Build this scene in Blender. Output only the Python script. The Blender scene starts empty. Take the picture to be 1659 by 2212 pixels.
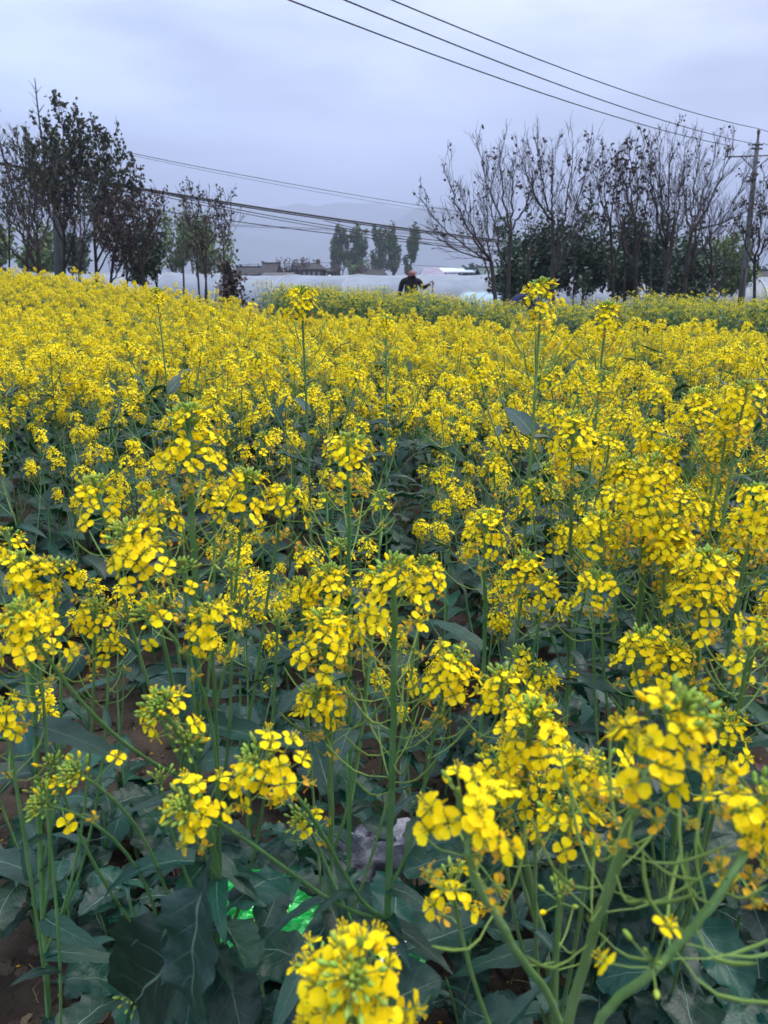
import bpy, math, random
import numpy as np
from mathutils import Vector, Matrix, Euler, noise
R = math.radians
scene = bpy.context.scene
COL = scene.collection

# ------------------------------------------------------------------ camera
CAM_H, PITCH, FPX, CX, CY = 1.45, R(17.2), 1597.0, 829.5, 1106.0
cd = bpy.data.cameras.new('camera'); cam = bpy.data.objects.new('camera', cd); COL.objects.link(cam)
cam.location = (0, 0, CAM_H); cam.rotation_euler = (math.pi/2-PITCH, 0, 0)
cd.sensor_fit = 'VERTICAL'; cd.sensor_height = 36; cd.lens = FPX/2212*36
cd.clip_start = 0.02; cd.clip_end = 12000
cd.dof.use_dof = True; cd.dof.focus_distance = 1.7; cd.dof.aperture_fstop = 10.0
scene.camera = cam

# ------------------------------------------------------------------ sky, sun, exposure
SUN_EL, SUN_AZ = R(56), R(65)          # azimuth clockwise from +Y
w = bpy.data.worlds.new('World'); scene.world = w; w.use_nodes = True
nt = w.node_tree; nt.nodes.clear()
N = nt.nodes.new; Lk = nt.links.new
out = N('ShaderNodeOutputWorld')
sky = N('ShaderNodeTexSky'); sky.sky_type = 'NISHITA'; sky.sun_disc = False
sky.sun_elevation = SUN_EL; sky.sun_rotation = SUN_AZ; sky.dust_density = 4; sky.air_density = 1.2
bg1 = N('ShaderNodeBackground'); bg1.inputs[1].default_value = 0.09; Lk(sky.outputs[0], bg1.inputs[0])
tc = N('ShaderNodeTexCoord')
sep = N('ShaderNodeSeparateXYZ'); Lk(tc.outputs['Generated'], sep.inputs[0])
ramp = N('ShaderNodeValToRGB'); Lk(sep.outputs[2], ramp.inputs[0])
cr = ramp.color_ramp
cr.elements[0].position = 0.0; cr.elements[0].color = (0.33, 0.38, 0.60, 1)
cr.elements[1].position = 1.0; cr.elements[1].color = (1.8, 1.81, 1.95, 1)
e = cr.elements.new(0.14); e.color = (0.43, 0.48, 0.69, 1)
e = cr.elements.new(0.30); e.color = (0.64, 0.69, 0.86, 1)
mp = N('ShaderNodeMapping'); mp.inputs['Scale'].default_value = (1.5, 1.5, 5.5); mp.inputs['Rotation'].default_value = (0.25, 0.35, 0.4)
Lk(tc.outputs['Generated'], mp.inputs[0])
nz = N('ShaderNodeTexNoise'); nz.inputs['Scale'].default_value = 1.3; nz.inputs['Detail'].default_value = 5; nz.inputs['Roughness'].default_value = .5
Lk(mp.outputs[0], nz.inputs[0])
mr = N('ShaderNodeMapRange'); mr.inputs[1].default_value = .3; mr.inputs[2].default_value = .72; mr.inputs[3].default_value = .3; mr.inputs[4].default_value = 1.6
Lk(nz.outputs[0], mr.inputs[0])
# the veil is thinner and bluer to the west, brighter towards the sun in the east
mx = N('ShaderNodeMapRange'); mx.inputs[1].default_value = -.6; mx.inputs[2].default_value = .7; mx.inputs[3].default_value = 0; mx.inputs[4].default_value = 1
Lk(sep.outputs[0], mx.inputs[0])
tint = N('ShaderNodeMix'); tint.data_type = 'RGBA'
tint.inputs[6].default_value = (.80, .93, 1.03, 1); tint.inputs[7].default_value = (1.16, 1.1, 1.06, 1)
Lk(mx.outputs[0], tint.inputs[0])
m1 = N('ShaderNodeVectorMath'); m1.operation = 'MULTIPLY'; Lk(ramp.outputs[0], m1.inputs[0]); Lk(tint.outputs[2], m1.inputs[1])
m2 = N('ShaderNodeVectorMath'); m2.operation = 'SCALE'; Lk(m1.outputs[0], m2.inputs[0]); Lk(mr.outputs[0], m2.inputs['Scale'])
bg2 = N('ShaderNodeBackground'); bg2.inputs[1].default_value = 1.0; Lk(m2.outputs[0], bg2.inputs[0])
mix = N('ShaderNodeMixShader'); mix.inputs[0].default_value = .86
Lk(bg1.outputs[0], mix.inputs[1]); Lk(bg2.outputs[0], mix.inputs[2]); Lk(mix.outputs[0], out.inputs[0])

sd = bpy.data.lights.new('sun', 'SUN'); sd.energy = 1.5; sd.angle = R(24); sd.color = (1, .965, .91)
so = bpy.data.objects.new('sun', sd); COL.objects.link(so)
sdir = Vector((math.sin(SUN_AZ)*math.cos(SUN_EL), math.cos(SUN_AZ)*math.cos(SUN_EL), math.sin(SUN_EL)))
so.rotation_euler = sdir.to_track_quat('Z', 'Y').to_euler(); so.location = (0, 0, 30)

scene.view_settings.view_transform = 'Standard'; scene.view_settings.look = 'None'
scene.view_settings.exposure = 1.2; scene.view_settings.gamma = 1
cy = scene.cycles
cy.max_bounces = 6; cy.diffuse_bounces = 3; cy.glossy_bounces = 2; cy.transmission_bounces = 4
cy.transparent_max_bounces = 8; cy.volume_bounces = 1; cy.use_adaptive_sampling = True; cy.adaptive_threshold = .015
cy.use_denoising = True; cy.sample_clamp_indirect = 4; cy.caustics_reflective = False; cy.caustics_refractive = False

# ------------------------------------------------------------------ helpers
def at(u, v, d):
    """point on the sight line of photo position (u, v) at distance d metres"""
    x, y = (u-CX)/FPX, (CY-v)/FPX
    k = d/math.sqrt(1+x*x+y*y)
    c, s = math.cos(PITCH), math.sin(PITCH)
    return np.array([x*k, (c+y*s)*k, CAM_H+(y*c-s)*k])
def z_of(v, Y): return CAM_H+Y*math.tan(math.atan((CY-v)/FPX)-PITCH)
def x_of(u, Y, z=1.2): return (u-CX)/FPX*(Y*math.cos(PITCH)+(CAM_H-z)*math.sin(PITCH))
def smooth(a, b, x):
    t = np.clip((x-a)/(b-a), 0, 1); return t*t*(3-2*t)
def gh(x, y):
    return 0.5*smooth(1.0, 8.0, -np.asarray(x, float))*smooth(5.0, 14.0, np.asarray(y, float))
def nrm(a):
    a = np.asarray(a, float); return a/max(np.linalg.norm(a), 1e-9)
UPV = np.array([0, 0, 1.])
def perp(t):
    a = np.cross(t, UPV if abs(t[2]) < .9 else np.array([1., 0, 0])); a = nrm(a)
    return a, np.cross(t, a)
def mat_to(z, spin=0.):
    """3x3 with its Z column along z"""
    z = nrm(z); a, b = perp(z); c, s = math.cos(spin), math.sin(spin)
    return np.stack([a*c+b*s, -a*s+b*c, z], 1)

class MB:
    def __init__(s): s.v = []; s.n = 0; s.f = []; s.m = []; s.uv = []
    def add(s, v, f, m=0, uv=None):
        v = np.asarray(v, float).reshape(-1, 3); o = s.n; s.v.append(v); s.n += len(v)
        s.f.extend([tuple(i+o for i in q) for q in f])
        if isinstance(m, int): s.m.extend([m]*len(f))
        else: s.m.extend(m)
        s.uv.append(np.asarray(uv, float) if uv is not None else np.zeros((len(v), 2)))
    def box(s, lo, hi, m=0):
        x0, y0, z0 = lo; x1, y1, z1 = hi
        v = [(x0,y0,z0),(x1,y0,z0),(x1,y1,z0),(x0,y1,z0),(x0,y0,z1),(x1,y0,z1),(x1,y1,z1),(x0,y1,z1)]
        s.add(v, [(0,3,2,1),(4,5,6,7),(0,1,5,4),(1,2,6,5),(2,3,7,6),(3,0,4,7)], m)
    def tube(s, pts, rad, sides=5, m=0, cap=False):
        pts = np.asarray(pts, float); n = len(pts)
        rad = np.broadcast_to(np.asarray(rad, float), (n,))
        t = np.empty_like(pts); t[1:-1] = pts[2:]-pts[:-2]; t[0] = pts[1]-pts[0]; t[-1] = pts[-1]-pts[-2]
        t /= np.maximum(np.linalg.norm(t, axis=1, keepdims=True), 1e-9)
        a, b = perp(t[0]); A = np.empty_like(pts)
        for i in range(n):
            a = a-t[i]*a.dot(t[i]); l = math.sqrt(a.dot(a)); a = a/l if l > 1e-6 else perp(t[i])[0]; A[i] = a
        B = np.cross(t, A)
        ang = np.arange(sides)*2*math.pi/sides; c, sn = np.cos(ang), np.sin(ang)
        ring = pts[:, None]+rad[:, None, None]*(A[:, None]*c[None, :, None]+B[:, None]*sn[None, :, None])
        f = []
        for i in range(n-1):
            for k in range(sides):
                k2 = (k+1) % sides; f.append((i*sides+k, i*sides+k2, (i+1)*sides+k2, (i+1)*sides+k))
        if cap: f.append(tuple(range((n-1)*sides, n*sides))); f.append(tuple(range(sides-1, -1, -1)))
        uv = np.zeros((n*sides, 2)); uv[:, 0] = np.tile(ang/6.283, n); uv[:, 1] = np.repeat(np.linspace(0, 1, n), sides)
        s.add(ring.reshape(-1, 3), f, m, uv)
    def merge(s, o, M=None, p=0, sc=1):
        v = np.concatenate(o.v) if o.v else np.zeros((0, 3))
        v = v*sc
        if M is not None: v = v@M.T
        s.add(v+p, o.f, list(o.m), np.concatenate(o.uv) if o.uv else None)
    def mesh(s, name, mats, smooth=True):
        me = bpy.data.meshes.new(name); v = np.concatenate(s.v) if s.v else np.zeros((0, 3))
        me.from_pydata(v.tolist(), [], s.f)
        for m in mats: me.materials.append(m)
        if len(mats) > 1: me.polygons.foreach_set('material_index', s.m)
        if smooth: me.polygons.foreach_set('use_smooth', [True]*len(s.f))
        uv = np.concatenate(s.uv); li = np.empty(len(me.loops), int); me.loops.foreach_get('vertex_index', li)
        lay = me.uv_layers.new(name='UVMap'); lay.data.foreach_set('uv', uv[li].ravel())
        me.update(); return me
def ico(sub=1):
    import bmesh
    bm = bmesh.new(); bmesh.ops.create_icosphere(bm, subdivisions=sub, radius=1)
    v = np.array([x.co[:] for x in bm.verts]); f = [tuple(q.index for q in x.verts) for x in bm.faces]; bm.free(); return v, f
ICO1, ICO2 = ico(1), ico(2)

def link(name, me, parent=None, loc=None):
    o = bpy.data.objects.new(name, me); COL.objects.link(o)
    if parent is not None: o.parent = parent
    if loc is not None: o.location = loc
    return o
def tag(o, label, cat, group=None):
    o['label'] = label; o['category'] = cat
    if group: o['group'] = group
    return o
def thing(name, label, cat, loc=(0, 0, 0), rz=0, group=None):
    o = link(name, None, None, loc); o.rotation_euler = (0, 0, rz); o.empty_display_size = .05
    return tag(o, label, cat, group)
def setm(o, M, p, sc=1.):
    """set local matrix from 3x3 + position"""
    m = Matrix([[*(M[i]*sc), p[i]] for i in range(3)]+[[0, 0, 0, 1]]); o.matrix_basis = m

# ------------------------------------------------------------------ materials
def mat(name, rgb, rough=.6, spec=.3, trans=0., trgb=None, var=.0, hue=.0, island=False, bump=0., bscale=40., noise_mix=None, metallic=0., coat=0.):
    m = bpy.data.materials.new(name); m.use_nodes = True; nt = m.node_tree; n = nt.nodes; l = nt.links
    b = n['Principled BSDF']; b.inputs['Roughness'].default_value = rough; b.inputs['Specular IOR Level'].default_value = spec
    b.inputs['Metallic'].default_value = metallic; b.inputs['Coat Weight'].default_value = coat
    b.inputs['Base Color'].default_value = (*rgb, 1)
    src = None
    def rgbnode(c):
        r = n.new('ShaderNodeRGB'); r.outputs[0].default_value = (*c, 1); return r.outputs[0]
    src = rgbnode(rgb)
    if noise_mix:
        c2, sc, lo, hi = noise_mix
        t = n.new('ShaderNodeTexCoord'); z = n.new('ShaderNodeTexNoise'); z.inputs['Scale'].default_value = sc; z.inputs['Detail'].default_value = 6
        l.new(t.outputs['Object'], z.inputs[0])
        mr = n.new('ShaderNodeMapRange'); mr.inputs[1].default_value = lo; mr.inputs[2].default_value = hi; l.new(z.outputs[0], mr.inputs[0])
        mxn = n.new('ShaderNodeMix'); mxn.data_type = 'RGBA'; l.new(mr.outputs[0], mxn.inputs[0]); l.new(src, mxn.inputs[6]); l.new(rgbnode(c2), mxn.inputs[7]); src = mxn.outputs[2]
    if var or hue:
        h = n.new('ShaderNodeHueSaturation'); oi = n.new('ShaderNodeObjectInfo'); val = oi.outputs['Random']
        if island:
            g = n.new('ShaderNodeNewGeometry'); a = n.new('ShaderNodeMath'); a.operation = 'ADD'; l.new(g.outputs['Random Per Island'], a.inputs[0]); l.new(val, a.inputs[1])
            fr = n.new('ShaderNodeMath'); fr.operation = 'FRACT'; l.new(a.outputs[0], fr.inputs[0]); val = fr.outputs[0]
        r1 = n.new('ShaderNodeMapRange'); r1.inputs[3].default_value = 1-var; r1.inputs[4].default_value = 1+var; l.new(val, r1.inputs[0]); l.new(r1.outputs[0], h.inputs['Value'])
        m7 = n.new('ShaderNodeMath'); m7.operation = 'MULTIPLY'; m7.inputs[1].default_value = 7.31; l.new(val, m7.inputs[0])
        f7 = n.new('ShaderNodeMath'); f7.operation = 'FRACT'; l.new(m7.outputs[0], f7.inputs[0])
        r2 = n.new('ShaderNodeMapRange'); r2.inputs[3].default_value = .5-hue; r2.inputs[4].default_value = .5+hue; l.new(f7.outputs[0], r2.inputs[0]); l.new(r2.outputs[0], h.inputs['Hue'])
        l.new(src, h.inputs['Color']); src = h.outputs[0]
    l.new(src, b.inputs['Base Color'])
    if bump:
        t = n.new('ShaderNodeTexCoord'); z = n.new('ShaderNodeTexNoise'); z.inputs['Scale'].default_value = bscale; z.inputs['Detail'].default_value = 5
        l.new(t.outputs['Object'], z.inputs[0]); bp = n.new('ShaderNodeBump'); bp.inputs['Strength'].default_value = bump; bp.inputs['Distance'].default_value = .02
        l.new(z.outputs[0], bp.inputs['Height']); l.new(bp.outputs[0], b.inputs['Normal'])
    if trans:
        tr = n.new('ShaderNodeBsdfTranslucent')
        if trgb: tr.inputs[0].default_value = (*trgb, 1)
        else: l.new(src, tr.inputs[0])
        mxs = n.new('ShaderNodeMixShader'); mxs.inputs[0].default_value = trans; l.new(b.outputs[0], mxs.inputs[1]); l.new(tr.outputs[0], mxs.inputs[2])
        l.new(mxs.outputs[0], n['Material Output'].inputs[0])
    return m

def leaf_mat(name, rgb, pale, var=.36):
    """glaucous rape leaf: UV.x across, UV.y along; pale midrib and side veins, waxy mottling"""
    m = bpy.data.materials.new(name); m.use_nodes = True; nt = m.node_tree; n = nt.nodes; l = nt.links
    b = n['Principled BSDF']; b.inputs['Roughness'].default_value = .47; b.inputs['Specular IOR Level'].default_value = .38
    def M_(op, a, c=None, d=None):
        x = n.new('ShaderNodeMath'); x.operation = op
        for i, q in enumerate((a, c, d)):
            if q is None: continue
            if isinstance(q, (int, float)): x.inputs[i].default_value = q
            else: l.new(q, x.inputs[i])
        return x.outputs[0]
    uv = n.new('ShaderNodeUVMap'); sp = n.new('ShaderNodeSeparateXYZ'); l.new(uv.outputs[0], sp.inputs[0])
    tcn = n.new('ShaderNodeTexCoord')
    wob = n.new('ShaderNodeTexNoise'); wob.inputs['Scale'].default_value = 30; l.new(tcn.outputs['Object'], wob.inputs[0])
    wv = M_('MULTIPLY', M_('SUBTRACT', wob.outputs[0], .5), .05)
    au = M_('MULTIPLY', M_('ABSOLUTE', M_('ADD', M_('SUBTRACT', sp.outputs[0], .5), M_('MULTIPLY', wv, .25))), 2)
    mid = M_('SUBTRACT', 1, M_('MULTIPLY', au, M_('ADD', 14, M_('MULTIPLY', sp.outputs[1], 22))))
    mid = M_('MAXIMUM', mid, 0)
    ph = M_('FRACT', M_('ADD', M_('MULTIPLY', sp.outputs[1], 6.5), M_('ADD', M_('MULTIPLY', au, -1.5), M_('MULTIPLY', wv, 5))))
    sv = M_('SUBTRACT', 1, M_('MULTIPLY', M_('ABSOLUTE', M_('SUBTRACT', ph, .5)), 22))
    sv = M_('MULTIPLY', M_('MAXIMUM', sv, 0), M_('SUBTRACT', .75, M_('MULTIPLY', au, .7)))
    vein = M_('MINIMUM', M_('MAXIMUM', mid, M_('MULTIPLY', sv, .6)), 1)
    z = n.new('ShaderNodeTexNoise'); z.inputs['Scale'].default_value = 14; z.inputs['Detail'].default_value = 5; l.new(tcn.outputs['Object'], z.inputs[0])
    h = n.new('ShaderNodeHueSaturation'); oi = n.new('ShaderNodeObjectInfo')
    h.inputs['Color'].default_value = (*rgb, 1)
    g = n.new('ShaderNodeNewGeometry')
    rnd = M_('FRACT', M_('ADD', oi.outputs['Random'], g.outputs['Random Per Island']))
    l.new(M_('ADD', M_('MULTIPLY', rnd, 2*var), M_('ADD', 1-var-.25, M_('MULTIPLY', z.outputs[0], .5))), h.inputs['Value'])
    l.new(M_('ADD', .47, M_('MULTIPLY', M_('FRACT', M_('MULTIPLY', rnd, 5.7)), .045)), h.inputs['Hue'])
    l.new(M_('ADD', .9, M_('MULTIPLY', M_('FRACT', M_('MULTIPLY', rnd, 9.1)), .4)), h.inputs['Saturation'])
    mxn = n.new('ShaderNodeMix'); mxn.data_type = 'RGBA'; l.new(M_('MULTIPLY', vein, .8), mxn.inputs[0])
    z3 = n.new('ShaderNodeTexNoise'); z3.inputs['Scale'].default_value = 9; z3.inputs['Detail'].default_value = 3; l.new(tcn.outputs['Object'], z3.inputs[0])
    yl = n.new('ShaderNodeMix'); yl.data_type = 'RGBA'; ym = n.new('ShaderNodeMapRange'); ym.inputs[1].default_value = .58; ym.inputs[2].default_value = .75; ym.inputs[4].default_value = .55; l.new(z3.outputs[0], ym.inputs[0]); l.new(ym.outputs[0], yl.inputs[0])
    l.new(h.outputs[0], yl.inputs[6]); yl.inputs[7].default_value = (.042, .085, .045, 1); l.new(yl.outputs[2], mxn.inputs[6]); mxn.inputs[7].default_value = (*pale, 1)
    l.new(mxn.outputs[2], b.inputs['Base Color'])
    bp = n.new('ShaderNodeBump'); bp.inputs['Strength'].default_value = .5; bp.inputs['Distance'].default_value = .002
    z2 = n.new('ShaderNodeTexNoise'); z2.inputs['Scale'].default_value = 90; l.new(tcn.outputs['Object'], z2.inputs[0])
    l.new(M_('ADD', M_('MULTIPLY', vein, -.8), z2.outputs[0]), bp.inputs['Height']); l.new(bp.outputs[0], b.inputs['Normal'])
    tr = n.new('ShaderNodeBsdfTranslucent'); tr.inputs[0].default_value = (rgb[0]*1.3, rgb[1]*1.8, rgb[2]*.5, 1)
    mxs = n.new('ShaderNodeMixShader'); mxs.inputs[0].default_value = .15; l.new(b.outputs[0], mxs.inputs[1]); l.new(tr.outputs[0], mxs.inputs[2])
    l.new(mxs.outputs[0], n['Material Output'].inputs[0])
    return m

def petal_mat(name, rgb, rgb2, var=.08):
    m = bpy.data.materials.new(name); m.use_nodes = True; nt = m.node_tree; n = nt.nodes; l = nt.links
    b = n['Principled BSDF']; b.inputs['Roughness'].default_value = .55; b.inputs['Specular IOR Level'].default_value = .12
    oi = n.new('ShaderNodeObjectInfo'); g = n.new('ShaderNodeNewGeometry')
    a = n.new('ShaderNodeMath'); a.operation = 'ADD'; l.new(oi.outputs['Random'], a.inputs[0]); l.new(g.outputs['Random Per Island'], a.inputs[1])
    fr = n.new('ShaderNodeMath'); fr.operation = 'FRACT'; l.new(a.outputs[0], fr.inputs[0])
    mxn = n.new('ShaderNodeMix'); mxn.data_type = 'RGBA'; l.new(fr.outputs[0], mxn.inputs[0]); mxn.inputs[6].default_value = (*rgb, 1); mxn.inputs[7].default_value = (*rgb2, 1)
    # UV.y runs from claw to tip: the claw is a deeper, greener yellow
    uv = n.new('ShaderNodeUVMap'); sp = n.new('ShaderNodeSeparateXYZ'); l.new(uv.outputs[0], sp.inputs[0])
    mr = n.new('ShaderNodeMapRange'); mr.inputs[1].default_value = .05; mr.inputs[2].default_value = .5; mr.inputs[3].default_value = .8; mr.inputs[4].default_value = 0; l.new(sp.outputs[1], mr.inputs[0])
    m2 = n.new('ShaderNodeMix'); m2.data_type = 'RGBA'; l.new(mr.outputs[0], m2.inputs[0]); l.new(mxn.outputs[2], m2.inputs[6]); m2.inputs[7].default_value = (rgb[0]*.62, rgb[1]*.66, rgb[2], 1)
    l.new(m2.outputs[2], b.inputs['Base Color'])
    tr = n.new('ShaderNodeBsdfTranslucent'); l.new(m2.outputs[2], tr.inputs[0])
    mxs = n.new('ShaderNodeMixShader'); mxs.inputs[0].default_value = .35; l.new(b.outputs[0], mxs.inputs[1]); l.new(tr.outputs[0], mxs.inputs[2])
    l.new(mxs.outputs[0], n['Material Output'].inputs[0])
    return m

PETAL = petal_mat('petal_yellow', (.96, .80, .010), (.93, .66, .004))
PETAL_OLD = petal_mat('petal_fading', (.90, .55, .015), (.80, .45, .06))
BUD = mat('flower_bud', (.25, .36, .05), .5, .3, .15, var=.25, hue=.03, island=True)
STEM = mat('rape_stem', (.085, .19, .055), .42, .4, var=.2, hue=.02, noise_mix=((.14, .26, .10), 25, .4, .75), bump=.15, bscale=150)
PEDICEL = mat('pedicel', (.19, .30, .07), .5, .3, .1, var=.15)
LEAF = leaf_mat('rape_leaf', (.0105, .042, .031), (.18, .29, .21))
PM = [STEM, PEDICEL, BUD, PETAL, PETAL_OLD, LEAF]   # indices 0..5

# ------------------------------------------------------------------ flower templates
def petal(lod, kind, rng):
    """one petal, base at origin, towards +Y, upper face +Z; length about 1"""
    if lod == 0: T = [0, .22, .42, .62, .8, .93, 1.0]; W = [.06, .12, .30, .42, .43, .29, .08]; C = [-1, -.5, 0, .5, 1]
    else: T = [0, .45, .82, 1.0]; W = [.06, .33, .40, .14]; C = [-1, 1]
    v, uv = [], []
    droop = rng.uniform(-.02, .3) if kind == 'open' else rng.uniform(.5, 1.0)
    cup = rng.uniform(-.12, .25); tw = rng.uniform(-.15, .15); a0 = rng.uniform(.6, 1.0) if kind == 'open' else rng.uniform(.3, .9)
    wsc = rng.uniform(.95, 1.2) if kind == 'open' else rng.uniform(.45, .8)
    # walk along the petal: steep claw, then the blade spreads flat
    y = z = 0; lt = 0
    for t, wd in zip(T, W):
        ang = a0*(1-smooth(.05, .5, t))*1.1 - droop*t*1.3
        y += (t-lt)*math.cos(ang); z += (t-lt)*math.sin(ang); lt = t
        for c in C:
            x = c*wd*wsc; fold = cup*abs(c)**1.5*wd*(1 if kind == 'open' else 2.6)
            rip = .05*math.sin(6*t+4*c+tw*20)*(t**2)
            v.append((x*math.cos(tw*t), y+(.05*(1-c*c) if t > .97 else 0), z+fold+rip+x*math.sin(tw*t))); uv.append((c*.5+.5, t))
    n = len(C); f = [(i*n+k, i*n+k+1, (i+1)*n+k+1, (i+1)*n+k) for i in range(len(T)-1) for k in range(n-1)]
    return np.array(v), f, np.array(uv)
def flower_tpl(lod, kind, seed):
    rng = random.Random(seed); mb = MB(); L = .0103
    pm = 3 if kind == 'open' else 4
    for k in range(4):
        if kind == 'old' and rng.random() < .18: continue
        v, f, uv = petal(lod, kind, rng); a = (k*90+(8 if k % 2 else -8)+rng.uniform(-9, 9))*math.pi/180
        s = L*rng.uniform(.88, 1.08); c, sn = math.cos(a), math.sin(a)
        M = np.array([[c, -sn, 0], [sn, c, 0], [0, 0, 1]])
        mb.add((v*s)@M.T+np.array([-sn*.0009, c*.0009, 0]), f, pm, uv)
    if lod == 0:
        for k in range(4):                                     # sepals
            a = k*math.pi/2+.4; d = np.array([math.cos(a), math.sin(a), 0])
            mb.tube([d*.0008-UPV*.001, d*.003+UPV*.001, d*.0042+UPV*.0045], [.0006, .0009, .0002], 3, 1)
        for k in range(6):                                     # stamens
            a = k*math.pi/3; d = np.array([math.cos(a), math.sin(a), 0]); h = .0075 if k % 3 else .0055
            tip = d*.0024+UPV*h
            mb.tube([d*.0006, tip], [.0002, .00018], 3, 3)
            mb.tube([tip, tip+nrm(d+UPV*1.2)*.0018], [.0006, .0004], 3, 4 if kind == 'old' else 3)
        mb.tube([UPV*0, UPV*.0075], [.0005, .0005], 4, 1)
        mb.tube([UPV*-.002, UPV*.001], [.0007, .0014], 5, 1)
    elif kind == 'open':
        mb.tube([UPV*0, UPV*.006], [.0009, .0012], 3, 1)
    else:
        mb.tube([UPV*0, UPV*.008], [.0007, .0004], 3, 1)
    return mb
FL0 = {'open': [flower_tpl(0, 'open', i) for i in range(7)], 'old': [flower_tpl(0, 'old', 50+i) for i in range(5)]}
FL1 = {'open': [flower_tpl(1, 'open', i) for i in range(7)], 'old': [flower_tpl(1, 'old', 50+i) for i in range(5)]}
FL0M = {k: [m.mesh('flower_'+k, PM) for m in v] for k, v in FL0.items()}
def bud_tpl(lod):
    mb = MB()
    if lod == 0:
        zs = [0, .15, .45, .75, .93, 1]; rs = [.25, .75, 1, .8, .4, .05]
        mb.tube([(0, 0, z) for z in zs], rs, 6, 2)
    else:
        v = [(0,0,0),(1,0,.45),(0,1,.45),(-1,0,.45),(0,-1,.45),(0,0,1)]
        mb.add(v, [(0,2,1),(0,3,2),(0,4,3),(0,1,4),(1,2,5),(2,3,5),(3,4,5),(4,1,5)], 2)
    return np.concatenate(mb.v), mb.f
BUDT = [bud_tpl(0), bud_tpl(1)]

class Path:
    """polyline with arclength measured from its end (the apex)"""
    def __init__(s, pts):
        s.p = np.asarray(pts, float)[::-1]; d = np.linalg.norm(np.diff(s.p, axis=0), axis=1); s.c = np.concatenate([[0], np.cumsum(d)]); s.L = s.c[-1]
    def at(s, q):
        q = min(max(q, 0), s.L*.999); i = min(np.searchsorted(s.c, q, 'right')-1, len(s.c)-2)
        t = (q-s.c[i])/max(s.c[i+1]-s.c[i], 1e-9)
        return s.p[i]*(1-t)+s.p[i+1]*t, nrm(s.p[i]-s.p[i+1])
def bez(a, b, c, n=9, d=None):
    t = np.linspace(0, 1, n)[:, None]; a, b, c = map(np.asarray, (a, b, c))
    if d is None: return (1-t)**2*a+2*t*(1-t)*b+t*t*c
    return (1-t)**3*a+3*t*(1-t)**2*b+3*t*t*(1-t)*c+t**3*d

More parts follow.
